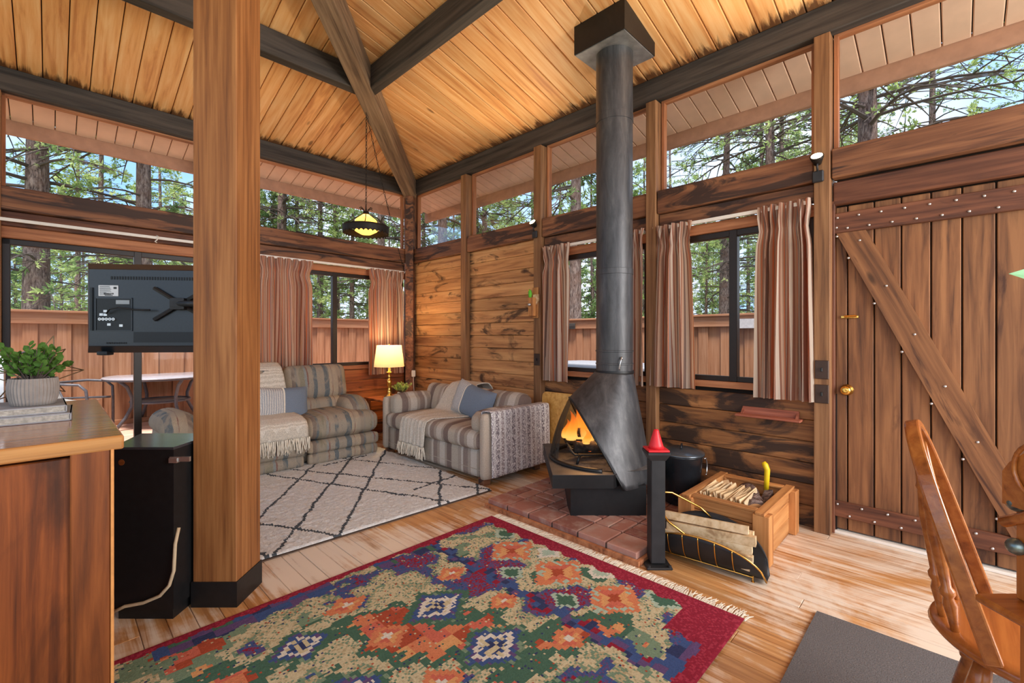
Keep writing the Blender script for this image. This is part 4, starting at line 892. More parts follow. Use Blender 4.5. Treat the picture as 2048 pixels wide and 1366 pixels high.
for (x_, y_, h_, w_) in ((-.17, .02, .20, .05), (-.11, .07, .25, .055), (-.05, .0, .24, .06), (.0, .08, .27, .06), (.05, -.02, .22, .05), (.09, .05, .18, .05), (-.20, .09, .13, .04), (.02, -.12, .17, .045), (.10, -.12, .14, .04), (-.08, -.10, .10, .035)):
    ph = fr2.uniform(0, 6); z0_ = fz(.47); x_ -= .14; h_ *= 1.1; w_ *= 1.15
    MB().grid(lambda a, b: (x_ + .035 * math.sin(b * 4 + ph) * b + w_ * (1 - b) ** .8 * (.35 + 1.5 * b * (1 - b) + .3) * math.cos(2 * PI * a), y_ + .03 * math.cos(b * 3.2 + ph) * b + w_ * .6 * (1 - b) ** .8 * math.sin(2 * PI * a), z0_ + h_ * b), 10, 10, True).build('flame', M['flame'], fp, smooth=True)
fl_ = light('POINT', 'fire_glow', uv(.56, 3.25, .62), 6, (1, .5, .18), shadow_soft_size=.09)
t = NT('spark_screen'); df = t.n('ShaderNodeBsdfDiffuse'); df.inputs[0].default_value = rgb(58, 56, 54); tr2 = t.n('ShaderNodeBsdfTransparent'); mx = t.n('ShaderNodeMixShader'); mx.inputs[0].default_value = .66; t.l(tr2.outputs[0], mx.inputs[1]); t.l(df.outputs[0], mx.inputs[2]); t.l(mx.outputs[0], t.out.inputs['Surface']); M['screen'] = t.m
def scr(lo, hi):
    def f(a, b):
        th = lo + (hi - lo) * a; top, bot, tm = gen(th); p0 = top.lerp(bot, tm); s = max(-1, min(1, math.sin(th))); p1 = Vector((-.05 + .405 * math.cos(th), .385 * math.sin(th), fz(.36))); k = .5 - .5 * math.cos(PI * b); p = p0.lerp(p1, b); wv = .012 * math.sin(th * 26) * b
        return (p.x + wv * math.cos(th) - .02 * math.sin(PI * b), p.y + wv * math.sin(th), p.z)
    return f
MB().grid(scr(PI * .62, PI * 1.12), 60, 14).build('mesh_screen', M['screen'], fp, smooth=True)
# chimney box
cbx = struct(MB().bx(2.65, 3.07, 1.56, 1.97, 3.254, 3.62).build('chimney_box', M['black']), 'black square chimney box where the stovepipe meets the ceiling')
MB().bx(2.655, 3.065, 1.565, 1.965, 3.247, 3.2545).build('flashing_plate', plain('zinc_plate', rgb(146, 146, 146), .45, .6, var=.25, sc=14), cbx)
# ---------------------------------------------------------------- newel post with toy cone
np_ = uv(.772, 2.425); nw = tag(empty('metal_post', (np_.x, np_.y, 0), PHI - PI / 2), 'short black metal newel post beside the brick hearth', 'post')
cb('base_plate', M['blackmetal'], (0, 0, .006), (.135, .135, .012), nw, .003); cb('shaft', M['blackmetal'], (0, 0, .30), (.076, .076, .56), nw, .004)
MB().add([(-.04, -.04, .565), (.04, -.04, .565), (.04, .04, .565), (-.04, .04, .565), (-.058, -.058, .598), (.058, -.058, .598), (.058, .058, .598), (-.058, .058, .598), (-.058, -.058, .61), (.058, -.058, .61), (.058, .058, .61), (-.058, .058, .61)], [(0, 3, 2, 1), (0, 1, 5, 4), (1, 2, 6, 5), (2, 3, 7, 6), (3, 0, 4, 7), (4, 5, 9, 8), (5, 6, 10, 9), (6, 7, 11, 10), (7, 4, 8, 11), (8, 9, 10, 11)]).build('cap', M['blackmetal'], nw)
for sx in (-1, 1):
    for sy in (-1, 1): MB().lathe([(.009, .012), (.009, .02), (0, .023)], 8, (sx * .055, sy * .055, 0)).build('bolt', M['blackmetal'], nw)
M['conered'] = plain('red_plastic', rgb(214, 40, 48), .4, var=.06)
kn = tag(empty('toy_cone', (np_.x, np_.y, .611), PHI - PI / 2), 'small red traffic cone on the black newel post', 'cone')
MB().rbox((0, 0, .006), (.112, .112, .012), .004, n=3).build('cone_base', M['conered'], kn); MB().lathe([(.042, .012), (.036, .03), (.014, .105), (.010, .112), (0, .112)], 20).build('cone_body', M['conered'], kn, smooth=True)
# ---------------------------------------------------------------- ash bucket
bk = tag(empty('ash_bucket', (3.10, 1.375, .062), R(20)), 'lidded black metal ash bucket behind the newel post', 'bucket'); bk.scale = (.95, .95, .88)
M['enamel'] = plain('black_enamel', rgb(40, 42, 46), .22, .4, spec=.6, var=.2, sc=8)
MB().lathe([(.118, .004), (.122, .012), (.146, .36), (.152, .375), (.152, .385), (.144, .39)], 36).build('pail', M['enamel'], bk, smooth=True)
ld = MB().lathe([(.160, .385), (.160, .398), (.15, .405), (.10, .425), (.04, .432), (0, .433)], 36).build('lid', plain('grey_lid', rgb(96, 104, 112), .25, .7, var=.2, sc=8), bk, smooth=True)
MB().tube([(-.05, 0, .43), (-.045, 0, .452), (0, 0, .458), (.045, 0, .452), (.05, 0, .43)], .006, 8).build('lid_handle', M['enamel'], ld, smooth=True)
MB().tube([(.0, -.155, .36), (.03, -.165, .36), (.05, -.172, .30), (.045, -.17, .25), (.02, -.168, .23), (0, -.165, .24)], .005, 6).build('bail', M['steel'], bk, smooth=True)
# ---------------------------------------------------------------- firewood box
M['boxw'] = wood('box_pine', rgb(212, 154, 96), rgb(188, 128, 74), rgb(140, 86, 48), knots=.4, vary=.25, rough=.6)
bx_ = tag(empty('firewood_box', (2.95, .945, 0)), 'square wooden crate of firewood under the window', 'crate')
wx, wy = .64, .49
for sx in (-1, 1):
    for sy in (-1, 1): cb('corner_post', M['boxw'], (sx * (wx / 2 - .045), sy * (wy / 2 - .04), .1355), (.267, .085, .075), bx_, .004, MZX)
for zz in (.05, .15, .235):
    hh = .098 if zz < .2 else .066
    for s in (-1, 1):
        cb('board', M['boxw'], (0, s * (wy / 2 - .05), zz), (wx - .17, .03, hh), bx_, .004); cb('board', M['boxw'], (s * (wx / 2 - .055), 0, zz), (wy - .15, .03, hh), bx_, .004, MYX)
for s in (-1, 1):
    cb('rim_board', M['boxw'], (0, s * (wy / 2 - .045), .276), (wx - .01, .05, .016), bx_, .003); cb('rim_board', M['boxw'], (s * (wx / 2 - .055), 0, .276), (wy - .14, .05, .016), bx_, .003, MYX)
cb('bottom', M['boxw'], (0, 0, .012), (wx - .1, wy - .1, .02), bx_, .002)
# shingle kindling, a bundle of splits, a round log, a piece of bark
M['shake'] = wood('cedar_kindling', rgb(238, 214, 176), rgb(220, 190, 146), rgb(178, 140, 100), knots=0, vary=.3)
sr2 = random.Random(31)
for k in range(24):
    w_ = sr2.uniform(.16, .20); o = cb('kindling', M['shake'], (2.70 + .012 * (k % 2) + k * .0 + sr2.uniform(0, .02) + .165, 1.085 - k * .0105, .155 + sr2.uniform(-.006, .01)), (.28, .006, .17), None, .001, frame((.3, -.03, .95), (.95, 0, -.3)) @ Matrix.Rotation(sr2.uniform(-.05, .05), 3, 'Z'))
    o.rotation_euler = (R(sr2.uniform(-6, 6) - 14), R(sr2.uniform(-8, 8)), R(sr2.uniform(-5, 5))); o.location.z = .205; tag(o, 'thin split shingle packed upright in the firewood crate', 'kindling', 'upright kindling in the firewood crate')
lg = tag(empty('round_log', (2.98, .885, .215), R(24)), 'round bark-covered log lying in the firewood crate', 'log')
MB().tube([(-.19 + .38 * k / 10, 0, .006 * math.sin(k * 2.1)) for k in range(11)], [.062 + .003 * math.sin(k * 1.7) for k in range(11)], 20).build('bark', M['bark'], lg, smooth=True)
MB().lathe([(0, 0), (.058, 0), (.058, .004), (0, .004)], 20, (-.194, 0, 0), m=frame((0, 1, 0), (-1, 0, 0))).build('cut_face', plain('cut_log_face', rgb(206, 150, 98), .8, sc=20), lg)
for k, (lx, ly, lz, a_, n_) in enumerate(((3.03, 1.02, .20, 30, 'pale split log leaning at the back of the firewood crate'), (2.93, .985, .215, 12, 'split log wedged between kindling and round log in the crate'), (2.95, .80, .215, 4, 'grey strip of bark at the near side of the firewood crate'))):
    o = MB().prism([(-.02, -.03), (.03, -.025), (.035, .02), (-.01, .035)], -.15, .15, frame((0, 1, 0), (1, .1 * k, .25))).build('split_log', M['shake'] if k < 2 else M['bark']); o.location = (lx, ly, lz); o.rotation_euler = (0, 0, R(a_)); tag(o, n_, 'log')
yh = tag(empty('hatchet', (3.18, .86, .285)), 'yellow tool handle sticking out of the crate', 'tool'); MB().tube([(0, 0, -.05), (0, -.004, .04), (0, -.006, .09), (0, .006, .12), (0, .016, .135)], [.014, .016, .017, .018, .012], 10).build('handle', plain('yellow_handle', rgb(234, 198, 30), .4, var=.05), yh, smooth=True); MB().bx(-.02, .02, -.004, .004, -.10, -.045).build('blade', M['steel'], yh)
# ---------------------------------------------------------------- log rack with split sticks
lr = tag(empty('log_rack', (2.47, .965, 0), R(6)), 'black curved log holder with brass trim in front of the crate', 'log rack')
Ls, Wr, Hr = .30, .115, .17
def rack(a, b):
    s = 2 * a - 1; ph = PI * b; e = math.sqrt(max(0, 1 - s * s)); y = s * Ls; up = 1 - math.sin(ph)
    h = .012 + (Hr + (.05 if b > .5 else 0)) * up ** 1.1 * e; return (-Wr * math.cos(ph) * (.35 + .65 * e) * (1.0 + .15 * up), y, h)
o = MB().grid(rack, 40, 24).build('pan', M['blackmetal'], lr, smooth=True); o.modifiers.new('thick', 'SOLIDIFY').thickness = .004
MB().tube([Vector(rack(k / 30, 0)) + Vector((-.004, 0, .003)) for k in range(31)], .005, 6).build('brass_edge', M['brass'], lr, smooth=True); MB().tube([Vector(rack(k / 30, .32)) + Vector((-.006, 0, -.002)) for k in range(3, 28)], .004, 6).build('brass_edge', M['brass'], lr, smooth=True)
for k in (7, 11, 15, 19, 23): MB().tube([Vector(rack(k / 30, q_ / 10 * .32)) + Vector((-.006, 0, 0)) for q_ in range(0, 11)], .003, 5).build('brass_rib', M['brass'], lr, smooth=True)
MB().tube([(-.11, .05, .16), (-.115, .16, .22), (-.09, .24, .30), (-.02, .25, .335), (.06, .20, .32), (.12, .06, .25), (.13, .0, .2)], .006, 8).build('carry_hoop', M['brass'], lr, smooth=True)
for s in (-1, 1): MB().lathe([(.010, .0), (.004, .006), (.003, .05), (.007, .056)], 8, (-.05, s * .24, 0)).build('foot', M['brass'], lr)
sr3 = random.Random(40)
for k in range(13):
    row, col_ = divmod(k, 4); a_, b_ = sr3.uniform(.014, .022), sr3.uniform(.016, .024)
    o = MB().prism([(-a_, -b_), (a_ * .9, -b_ * .8), (a_, b_ * .9), (-a_ * .7, b_)], -.22, .22 - sr3.uniform(0, .05), frame((1, 0, 0), (0, -1, 0))).build('split_stick', M['shake']); o.location = (2.42 + col_ * .034 + .008 * row, .965 - .01 + sr3.uniform(-.03, .03), .095 + row * .046); o.rotation_euler = (R(sr3.uniform(-3, 3)), R(sr3.uniform(-15, 15)), R(6 + sr3.uniform(-6, 6)))
    tag(o, 'split stick of firewood lying in the black log holder', 'firewood', 'split sticks in the log holder')
# small wall ledge
lg2 = tag(empty('wall_ledge', (XB, .895, .675)), 'small reddish wooden ledge on the wall below the window', 'shelf')
M['ledge'] = wood('ledge_wood', rgb(184, 112, 86), rgb(158, 90, 68), rgb(116, 62, 48), knots=0, vary=.1)
cb('shelf_board', M['ledge'], (-.05, 0, .006), (.39, .10, .014), lg2, .003, MYX); cb('back_board', M['ledge'], (-.008, 0, .035), (.34, .014, .05), lg2, .003, MYX)
for s in (-1, 1): MB().prism([(0, 0), (-.05, 0), (0, .045)], -.007, .007, frame((1, 0, 0), (0, -1, 0)), (0, s * .165, .013)).build('bracket', M['ledge'], lg2)
# folding table leaning behind the loveseat
ft = tag(empty('folding_table', (3.27, 2.56, .0)), 'pale wooden tabletop leaning on the wall beside the loveseat', 'table')
mb = MB(); rr_ = .05; pts = []
for (cx2, cy2, a0) in ((.20, .28, 0), (-.20, .28, 90), (-.20, -.28, 180), (.20, -.28, 270)):
    for k in range(6): a = R(a0 + k * 18); pts.append((cx2 + rr_ * math.cos(a), cy2 + rr_ * math.sin(a)))
mb.prism(pts, -.012, .012, frame((0, 1, 0), (-1, 0, .06)), (0, 0, .37)); mb.build('top', wood('pale_table_top', rgb(228, 180, 104), rgb(212, 160, 84), rgb(190, 134, 66), knots=0, vary=0, rough=.35), ft)
for s in (-1, 1): MB().tube([(.02, s * .16, .004), (.035, s * .16, .5)], .012, 8).build('leg', M['header'], ft)
# ---------------------------------------------------------------- curtains
ccr, cbr, cor, cgy, ctn = rgb(236, 222, 204), rgb(170, 122, 102), rgb(236, 150, 108), rgb(196, 178, 168), rgb(220, 186, 160)
CS_ = [(2, ccr), (1, cbr), (1.6, ctn), (.7, cor), (1.2, cgy), (.6, cbr), (1.8, ccr), (.8, rgb(178, 118, 96)), (1.4, ctn), (1, rgb(150, 128, 118))]
def curtain(lab, axis, a0, a1, z0, z1, pl, seed, flare=0.0):
    rn = random.Random(seed); W_ = abs(a1 - a0); npl = pl; cu = empty('curtain', (XB - .065, a0, z0) if axis == 'B' else (a0, YA - .085, z0)); tag(cu, lab, 'curtain', 'striped pleated curtains'); sgn = 1 if a1 > a0 else -1
    ph = [rn.uniform(-.3, .3) for _ in range(npl + 2)]
    mb = MB(); nu = npl * 14; nv = 30; H = z1 - z0; uvs = []
    for j in range(nv + 1):
        f = j / nv; tp = max(0, (f - .90) / .10)
        for i in range(nu + 1):
            s = i / nu; q = s * npl + .30 * math.sin(s * 9 + seed) * (1 - tp) + .18 * math.sin(s * 17 + seed * 2 + f * 1.5) * (1 - tp); k = int(max(0, min(q, npl - 1))); am = .034 * (1 - .35 * tp) * (1 + .35 * math.sin(k * 2.3 + seed)) * (1 - .55 * math.exp(-((f - .86) / .035) ** 2))
            off = am * math.sin(2 * PI * q + ph[k] * (1 - f)) + .012 * math.sin(2 * PI * q * .37 + seed) * (1 - f)
            al = s * W_ * (1 - .0 * tp) + .010 * math.sin(4 * PI * q) * (1 - f) + flare * (1 - f) * (s - .5) * W_ - .10 * W_ * (s - .5) * math.exp(-((f - .87) / .06) ** 2)
            mb.v.append((off, al * sgn, f * H) if axis == 'B' else (al * sgn, off, f * H)); uvs.append((s * W_ * 2.1, 0))
    for j in range(nv):
        for i in range(nu): a = j * (nu + 1) + i; mb.f.append((a, a + 1, a + nu + 2, a + nu + 1))
    me = mb.mesh('cloth', M['curt'], True, False); ul = me.uv_layers.new(name='UVMap'); dat = []
    for p in me.polygons:
        for vi in p.vertices: dat += [uvs[vi][0], 0]
    ul.data.foreach_set('uv', dat); put('cloth', me, cu); return cu
M['curt'] = stripes('curtain_stripe', CS_, .135, 0, weave=200, rnd=False, wd=.8, trans=(1.0, .58, .32, 1), coord='UV')
curtain('striped curtain left of the window behind the stovepipe', 'B', 2.865, 2.53, .80, 2.085, 5, 1); curtain('striped curtain partly hidden right of the stovepipe', 'B', 1.97, 1.785, .82, 2.09, 3, 2)
curtain('striped curtain on the left of the window nearest the door', 'B', 1.715, 1.40, .83, 2.085, 5, 3, .15); curtain('striped curtain beside the door post', 'B', .955, .65, .81, 2.09, 6, 4, .1)
curtain('striped curtain behind the recliner', 'A', 1.32, 2.06, .78, 2.06, 9, 5); curtain('striped curtain lit by the table lamp in the corner', 'A', 2.73, 3.22, .75, 2.06, 7, 6)
# ---------------------------------------------------------------- end table, lamp, plant
et = tag(empty('end_table', (2.85, 4.82, 0)), 'small dark end table in the corner under the lamp', 'table')
MB().rbox((0, 0, .485), (.46, .46, .03), .01, n=3).build('table_top', M['wallred'], et)
for sx in (-1, 1):
    for sy in (-1, 1): cb('leg', M['wallred'], (sx * .19, sy * .19, .235), (.47, .04, .04), et, .004, MZX)
lp = tag(empty('table_lamp', (2.80, 4.78, .50)), 'brass table lamp with glowing cream shade in the corner', 'lamp')
MB().lathe([(.075, 0), (.075, .012), (.05, .02), (.03, .03), (.022, .05), (.03, .07), (.02, .085), (.017, .12), (.026, .165), (.032, .2), (.018, .215), (.014, .235), (.022, .25), (.014, .262), (.013, .28), (.034, .292), (.034, .302), (.013, .308), (.012, .35)], 24).build('base', M['brass'], lp, smooth=True)
MB().cyl((0, 0, .305), (0, 0, .39), .011, n=12).build('candle_sleeve', M['white'], lp)
t = NT('lamp_shade'); df = t.n('ShaderNodeBsdfDiffuse'); df.inputs[0].default_value = rgb(206, 194, 170); tr = t.n('ShaderNodeBsdfTranslucent'); tr.inputs[0].default_value = rgb(240, 214, 164); mx = t.n('ShaderNodeMixShader'); mx.inputs[0].default_value = .22; t.l(df.outputs[0], mx.inputs[1]); t.l(tr.outputs[0], mx.inputs[2]); t.l(mx.outputs[0], t.out.inputs['Surface']); M['shade'] = t.m
MB().lathe([(.175, .365), (.142, .615)], 40, cap=False).build('lamp_shade', M['shade'], lp, smooth=True)
MB().tube([(0, 0, .39), (0, 0, .62), (0, 0, .632)], [.004, .004, .009], 8).build('harp', M['brass'], lp); MB().lathe([(0, .41), (.02, .42), (.03, .46), (.022, .5), (0, .515)], 16).build('bulb', emit('warm_bulb', rgb(255, 206, 130), 1.0), lp, smooth=True)
light('POINT', 'table_lamp_light', (2.80, 4.78, 1.07), 15, (1, .66, .32), shadow_soft_size=.04)
M['leafA'] = leafm('small_leaves', rgb(92, 122, 66), rgb(140, 164, 92), rgb(214, 214, 170)); M['leafB'] = leafm('eucalyptus_leaves', rgb(30, 66, 38), rgb(48, 94, 52), rgb(96, 136, 62))
def leaf(mb, p, d, s, rn, ratio=.75):
    d = d.normalized(); n_ = d.cross(Vector((rn.uniform(-1, 1), rn.uniform(-1, 1), rn.uniform(-1, 1)))).normalized(); w_ = d.cross(n_) * 0 + n_; up = d.cross(w_) * .12
    pts = [p, p + d * s * .3 + w_ * s * ratio * .42, p + d * s * .7 + w_ * s * ratio * .45, p + d * s, p + d * s * .7 - w_ * s * ratio * .45, p + d * s * .3 - w_ * s * ratio * .42, p + d * s * .5 + up * s]
    mb.add(pts, [(0, 1, 6), (1, 2, 6), (2, 3, 6), (3, 4, 6), (4, 5, 6), (5, 0, 6)])
def bushy(parent, z0, n, L, ls, mat, rn, flat=.7):
    st = MB(); lf = MB()
    for k in range(n):
        a = rn.uniform(0, 2 * PI); el = rn.uniform(.15, 1) ** .8; d = Vector((math.cos(a) * (1 - el * flat), math.sin(a) * (1 - el * flat), .35 + el * .7)).normalized(); l_ = L * rn.uniform(.65, 1.1); b0 = Vector((math.cos(a) * .015, math.sin(a) * .015, z0)); e = b0 + d * l_ + Vector((0, 0, -.12 * l_ * (1 - el)))
        st.tube([b0, b0.lerp(e, .5) + Vector((0, 0, .02 * l_)), e], [.003, .0024, .0012], 4, cap=False)
        for j in range(9):
            s = .3 + .7 * j / 8; p = b0.lerp(e, s); q = Vector((rn.uniform(-1, 1), rn.uniform(-1, 1), rn.uniform(-.3, 1))); leaf(lf, p, q + d * .5, ls * rn.uniform(.7, 1.15), rn)
    st.build('stems', M['twig'], parent, fix=False); tag(lf.build('leaves', mat, parent, fix=False), kind='stuff')
pl = tag(empty('small_plant', (2.93, 4.72, .50)), 'small pale green bushy plant beside the brass lamp', 'plant'); MB().lathe([(.04, 0), (.05, .05), (.05, .055), (.044, .055)], 20).build('pot', M['white'], pl, smooth=True); bushy(pl, .05, 26, .13, .03, M['leafA'], random.Random(2))
# plug-in wall outlet box with cord
ob = tag(empty('outlet_timer', (3.30, YA - .19, .74), R(-45)), 'beige plug-in timer with cord on the corner post', 'timer'); MB().rbox((0, 0, 0), (.05, .035, .085), .008, n=3).build('timer_body', M['fringe'], ob); MB().tube([(0, -.01, -.04), (.0, -.012, -.10), (.01, -.01, -.25), (0, 0, -.42)], .004, 6).build('cord', M['fringe'], ob, smooth=True)
# ---------------------------------------------------------------- hanging lamp on chains
M['iron'] = plain('wrought_iron', rgb(36, 30, 26), .55, .4, var=.2)
hl_ = tag(empty('hanging_lamp', (2.098, 4.002, 2.18)), 'dark scalloped metal hanging lamp with glowing amber glass', 'lamp')
nsc = 32
def rimf(a, b):
    r_ = .208 + .004 * b; sc = .016 * abs(math.sin(PI * nsc * a / 1)) ; z = (.004 + sc) * (1 - b) + .085 * b; return (r_ * math.cos(2 * PI * a), r_ * math.sin(2 * PI * a), z)
o = MB().grid(rimf, nsc * 6, 4, True).build('scalloped_band', M['iron'], hl_, smooth=True); o.modifiers.new('thick', 'SOLIDIFY').thickness = .003
t = NT('amber_glass'); em = t.n('ShaderNodeEmission'); em.inputs[0].default_value = rgb(255, 206, 110); em.inputs[1].default_value = 1.1; tr = t.n('ShaderNodeBsdfTranslucent'); tr.inputs[0].default_value = rgb(236, 180, 92); mx = t.n('ShaderNodeMixShader'); mx.inputs[0].default_value = .35; t.l(em.outputs[0], mx.inputs[1]); t.l(tr.outputs[0], mx.inputs[2]); t.l(mx.outputs[0], t.out.inputs['Surface']); M['amber'] = t.m
MB().lathe([(.0, .005), (.05, .012), (.10, .04), (.125, .075), (.12, .10), (.09, .15), (.045, .185), (.03, .2)], 28).build('glass_globe', M['amber'], hl_, smooth=True)
MB().lathe([(.0, .235), (.02, .23), (.03, .205), (.035, .195), (.02, .19)], 20).build('crown', M['iron'], hl_, smooth=True)
for k in range(6):
    a = k * PI / 3; c_, s_ = math.cos(a), math.sin(a); MB().tube([(c_ * .21, s_ * .21, .083), (c_ * .12, s_ * .12, .135), (c_ * .03, s_ * .03, .2), (c_ * .02, s_ * .02, .24), (c_ * .05, s_ * .05, .262), (c_ * .065, s_ * .065, .25)], .0045, 6).build('arm', M['iron'], hl_, smooth=True)
light('POINT', 'hanging_lamp_light', (2.098, 4.002, 2.34), 5, (1, .68, .3), shadow_soft_size=.05)
lkm = None
def link_mesh():
    P = []
    for k in range(12):
        a = 2 * PI * k / 12; P.append((.0075 * math.cos(a), 0, .017 * math.sin(a)))
    return MB().tube(P, .0024, 5, closed=True).mesh('link', M['iron'], True)
lkm = link_mesh()
def chain(root, pts, step=.030):
    P = [Vector(p) for p in pts]; d = 0; i = 0; seg = 1; cur = P[0]; n_ = 0
    tot = sum((P[i] - P[i - 1]).length for i in range(1, len(P))); k = int(tot / step)
    for q in range(k):
        s = q * step; j = 1
        while j < len(P) - 1 and s > (P[j] - P[j - 1]).length: s -= (P[j] - P[j - 1]).length; j += 1
        dd = (P[j] - P[j - 1]).normalized(); p = P[j - 1] + dd * s; m = dd.to_track_quat('Z', 'X').to_matrix() @ Matrix.Rotation(PI / 2 * (q % 2), 3, 'Z'); mt = m.to_4x4(); mt.translation = p; put('link', lkm, root, mt)
chain(hl_, [(0, 0, .245), (.004, 0, 1.165)])
P0 = Vector((.004, 0, 1.165)); P1_ = Vector((3.20 - 2.098, 5.06 - 4.002, 2.0 - 2.18)); pts = [P0.lerp(P1_, k / 10) + Vector((0, 0, -.06 * math.sin(PI * k / 10))) for k in range(11)]
ch2 = tag(empty('swag_chain', (2.098, 4.002, 2.18)), 'slack iron chain swagging from the hip beam to the corner', 'chain'); chain(ch2, pts, .036)
# ---------------------------------------------------------------- clip spotlights
M['spotface'] = emit('spot_lens', rgb(255, 226, 176), 9)
def spot(lab, loc, d):
    o = tag(empty('wall_spotlight', loc), lab, 'spotlight', 'lit spotlights on the wall posts'); dv = Vector(d).normalized(); m = frame(dv.orthogonal(), dv)
    cb('bracket', M['blackmetal'], (-.012, 0, -.09), (.024, .06, .07), o, .006); MB().tube([(-.02, 0, -.06), (-.035, 0, -.03), (-.03, 0, 0)], .006, 6).build('arm', M['blackmetal'], o, smooth=True)
    MB().lathe([(.012, -.05), (.02, -.045), (.036, .0), (.036, .012), (.032, .012)], 18, (-.04, 0, .02), m=m).build('housing', M['iron'], o, smooth=True); MB().lathe([(0, .010), (.031, .010), (.031, .0125), (0, .0125)], 18, (-.04, 0, .02), m=m).build('lens', M['spotface'], o); return o
s1 = spot('lit wall spotlight on the post beside the door', (XB - .062, .61, 2.30), (-.75, -.05, .66)); s2 = spot('lit wall spotlight on the post left of the stovepipe', (XB - .062, 2.95, 2.31), (-.75, .0, .66))
for yy in (.61, 2.95): light('SPOT', 'spot_beam', (XB - .15, yy, 2.36), 30, (1, .80, .52), aim((-.75, .0, .66)), spot_size=R(120), spot_blend=.7, shadow_soft_size=.03)
# ---------------------------------------------------------------- carved bird box with green parrot
bb = tag(empty('bird_bottle_opener', (XB - .062, 2.955, 1.42)), 'little wooden bottle-opener box with green toy bird', 'decoration')
cb('box', M['boxw'], (-.035, .0, .09), (.18, .065, .07), bb, .003, MZX); cb('back_board', M['boxw'], (-.006, -.01, .13), (.30, .075, .012), bb, .003, MZX)
MB().prism([(-.035, 0), (.035, 0), (.035, .06), (0, .10), (-.035, .06)], -.008, .008, frame((0, 1, 0), (-1, 0, 0)), (-.02, -.03, .21)).build('little_house', M['shake'], bb)
MB().lathe([(.012, 0), (.018, .01), (.014, .022), (.006, .026)], 12, (-.073, .0, .11), m=frame((0, 1, 0), (-1, 0, 0))).build('opener', M['steel'], bb, smooth=True)
bd = MB().tube([(-.05, .02, .165), (-.052, .021, .185), (-.05, .022, .215), (-.055, .022, .245), (-.064, .022, .258)], [.004, .014, .02, .016, .006], 10).build('bird', plain('parrot_green', rgb(92, 180, 40), .5), bb, smooth=True); MB().tube([(-.062, .022, .252), (-.074, .022, .25), (-.078, .022, .242)], [.006, .004, .001], 6).build('beak', plain('beak', rgb(230, 170, 60), .5), bd, smooth=True)
# ---------------------------------------------------------------- television on a swing arm
tvp = uv(-1.775, 2.36, 1.365); tv = tag(empty('television', tvp, PHI - PI / 2 + R(7)), 'flat television seen from behind on a swing arm', 'television')
M['tv'] = plain('tv_plastic', rgb(34, 40, 46), .3, spec=.6, var=.1, sc=90); M['tv2'] = plain('tv_panel', rgb(24, 28, 32), .42, var=.1, sc=90)
w2, h2 = .395, .228
mb = MB(); prof = [(1.0, 1.0, .035), (1.0, 1.0, .0), (.965, .95, -.018), (.90, .86, -.05), (.885, .84, -.055)]
for (a, b, y) in prof:
    for (sx, sz) in ((-1, -1), (1, -1), (1, 1), (-1, 1)): mb.v.append((sx * w2 * a, y, sz * h2 * b))
for i in range(len(prof) - 1):
    for j in range(4): mb.f.append((i * 4 + j, i * 4 + (j + 1) % 4, i * 4 + 4 + (j + 1) % 4, i * 4 + 4 + j))
mb.f += [(0, 1, 2, 3), tuple(len(mb.v) - 4 + j for j in range(4))]; mb.build('shell', M['tv'], tv)
MB().bx(-w2 + .012, w2 - .012, .0352, .0362, -h2 + .014, h2 - .012).build('screen', plain('dark_screen', rgb(14, 14, 16), .1, var=0), tv)
Y0 = -.0555
pn = MB().bx(-.315, -.155, Y0 - .001, Y0 + .006, -.115, .045).build('port_bay', M['tv2'], tv)
MB().bx(-.32, -.15, Y0 - .004, Y0, .045, .050).bx(-.32, -.316, Y0 - .004, Y0, -.115, .05).bx(-.154, -.15, Y0 - .004, Y0, -.115, .05).bx(-.32, -.15, Y0 - .004, Y0, -.118, -.114).build('bay_rim', M['tv'], tv)
lb = MB().bx(-.305, -.215, Y0 - .002, Y0, .058, .112).build('rating_label', plain('label_silver', rgb(206, 208, 210), .4, var=.04), tv)
mb = MB(); lr_ = random.Random(5)
for k in range(9): mb.bx(-.300, -.300 + lr_.uniform(.03, .055), Y0 - .0028, Y0 - .0018, .106 - k * .0052, .1078 - k * .0052)
for k in range(12): mb.bx(-.28 + k * .0038, -.2785 + k * .0038 + lr_.uniform(0, .001), Y0 - .0028, Y0 - .0018, .0665, .074)
mb.bx(-.276, -.240, Y0 - .0028, Y0 - .0018, .0605, .0635); mb.bx(-.236, -.222, Y0 - .0028, Y0 - .0018, .094, .104); mb.build('label_print', M['black'], lb)
MB().bx(-.225, -.163, Y0 - .003, Y0 - .001, .018, .038).build('spec_label', plain('label_grey', rgb(150, 156, 160), .4, var=.05), tv)
mb = MB()
for k in range(5): mb.lathe([(.0075, 0), (.0075, .006), (.004, .006), (.004, .001)], 10, (-.297 + k * .0155, Y0 - .001, -.058), m=frame((1, 0, 0), (0, -1, 0)))
mb.build('jack', M['steel'], tv)
mb = MB(); 
for (x_, z_) in ((-.29, -.035), (-.272, -.018), (-.272, -.036), (-.255, -.085), (-.20, -.09)): mb.bx(x_ - .008, x_ + .008, Y0 - .006, Y0, z_ - .006, z_ + .006)
mb.build('socket', M['steel'], tv)
MB().tube([(-.262, Y0 - .012, -.03), (-.235, Y0 - .03, -.008), (-.19, Y0 - .035, .0), (-.12, Y0 - .035, -.012), (-.05, Y0 - .03, -.012)], .004, 6).build('cable', M['black'], tv, smooth=True)
mb = MB()
for k in range(40): mb.bx(-.25 + k * .0125, -.2435 + k * .0125, Y0 - .002, Y0 + .001, .142, .158)
mb.build('vent_slots', M['black'], tv)
mb = MB()
for k in range(12): mb.bx(-.27 + k * .008, -.266 + k * .008, Y0 - .002, Y0 + .001, -.182, -.174)
mb.build('lower_vents', M['black'], tv)
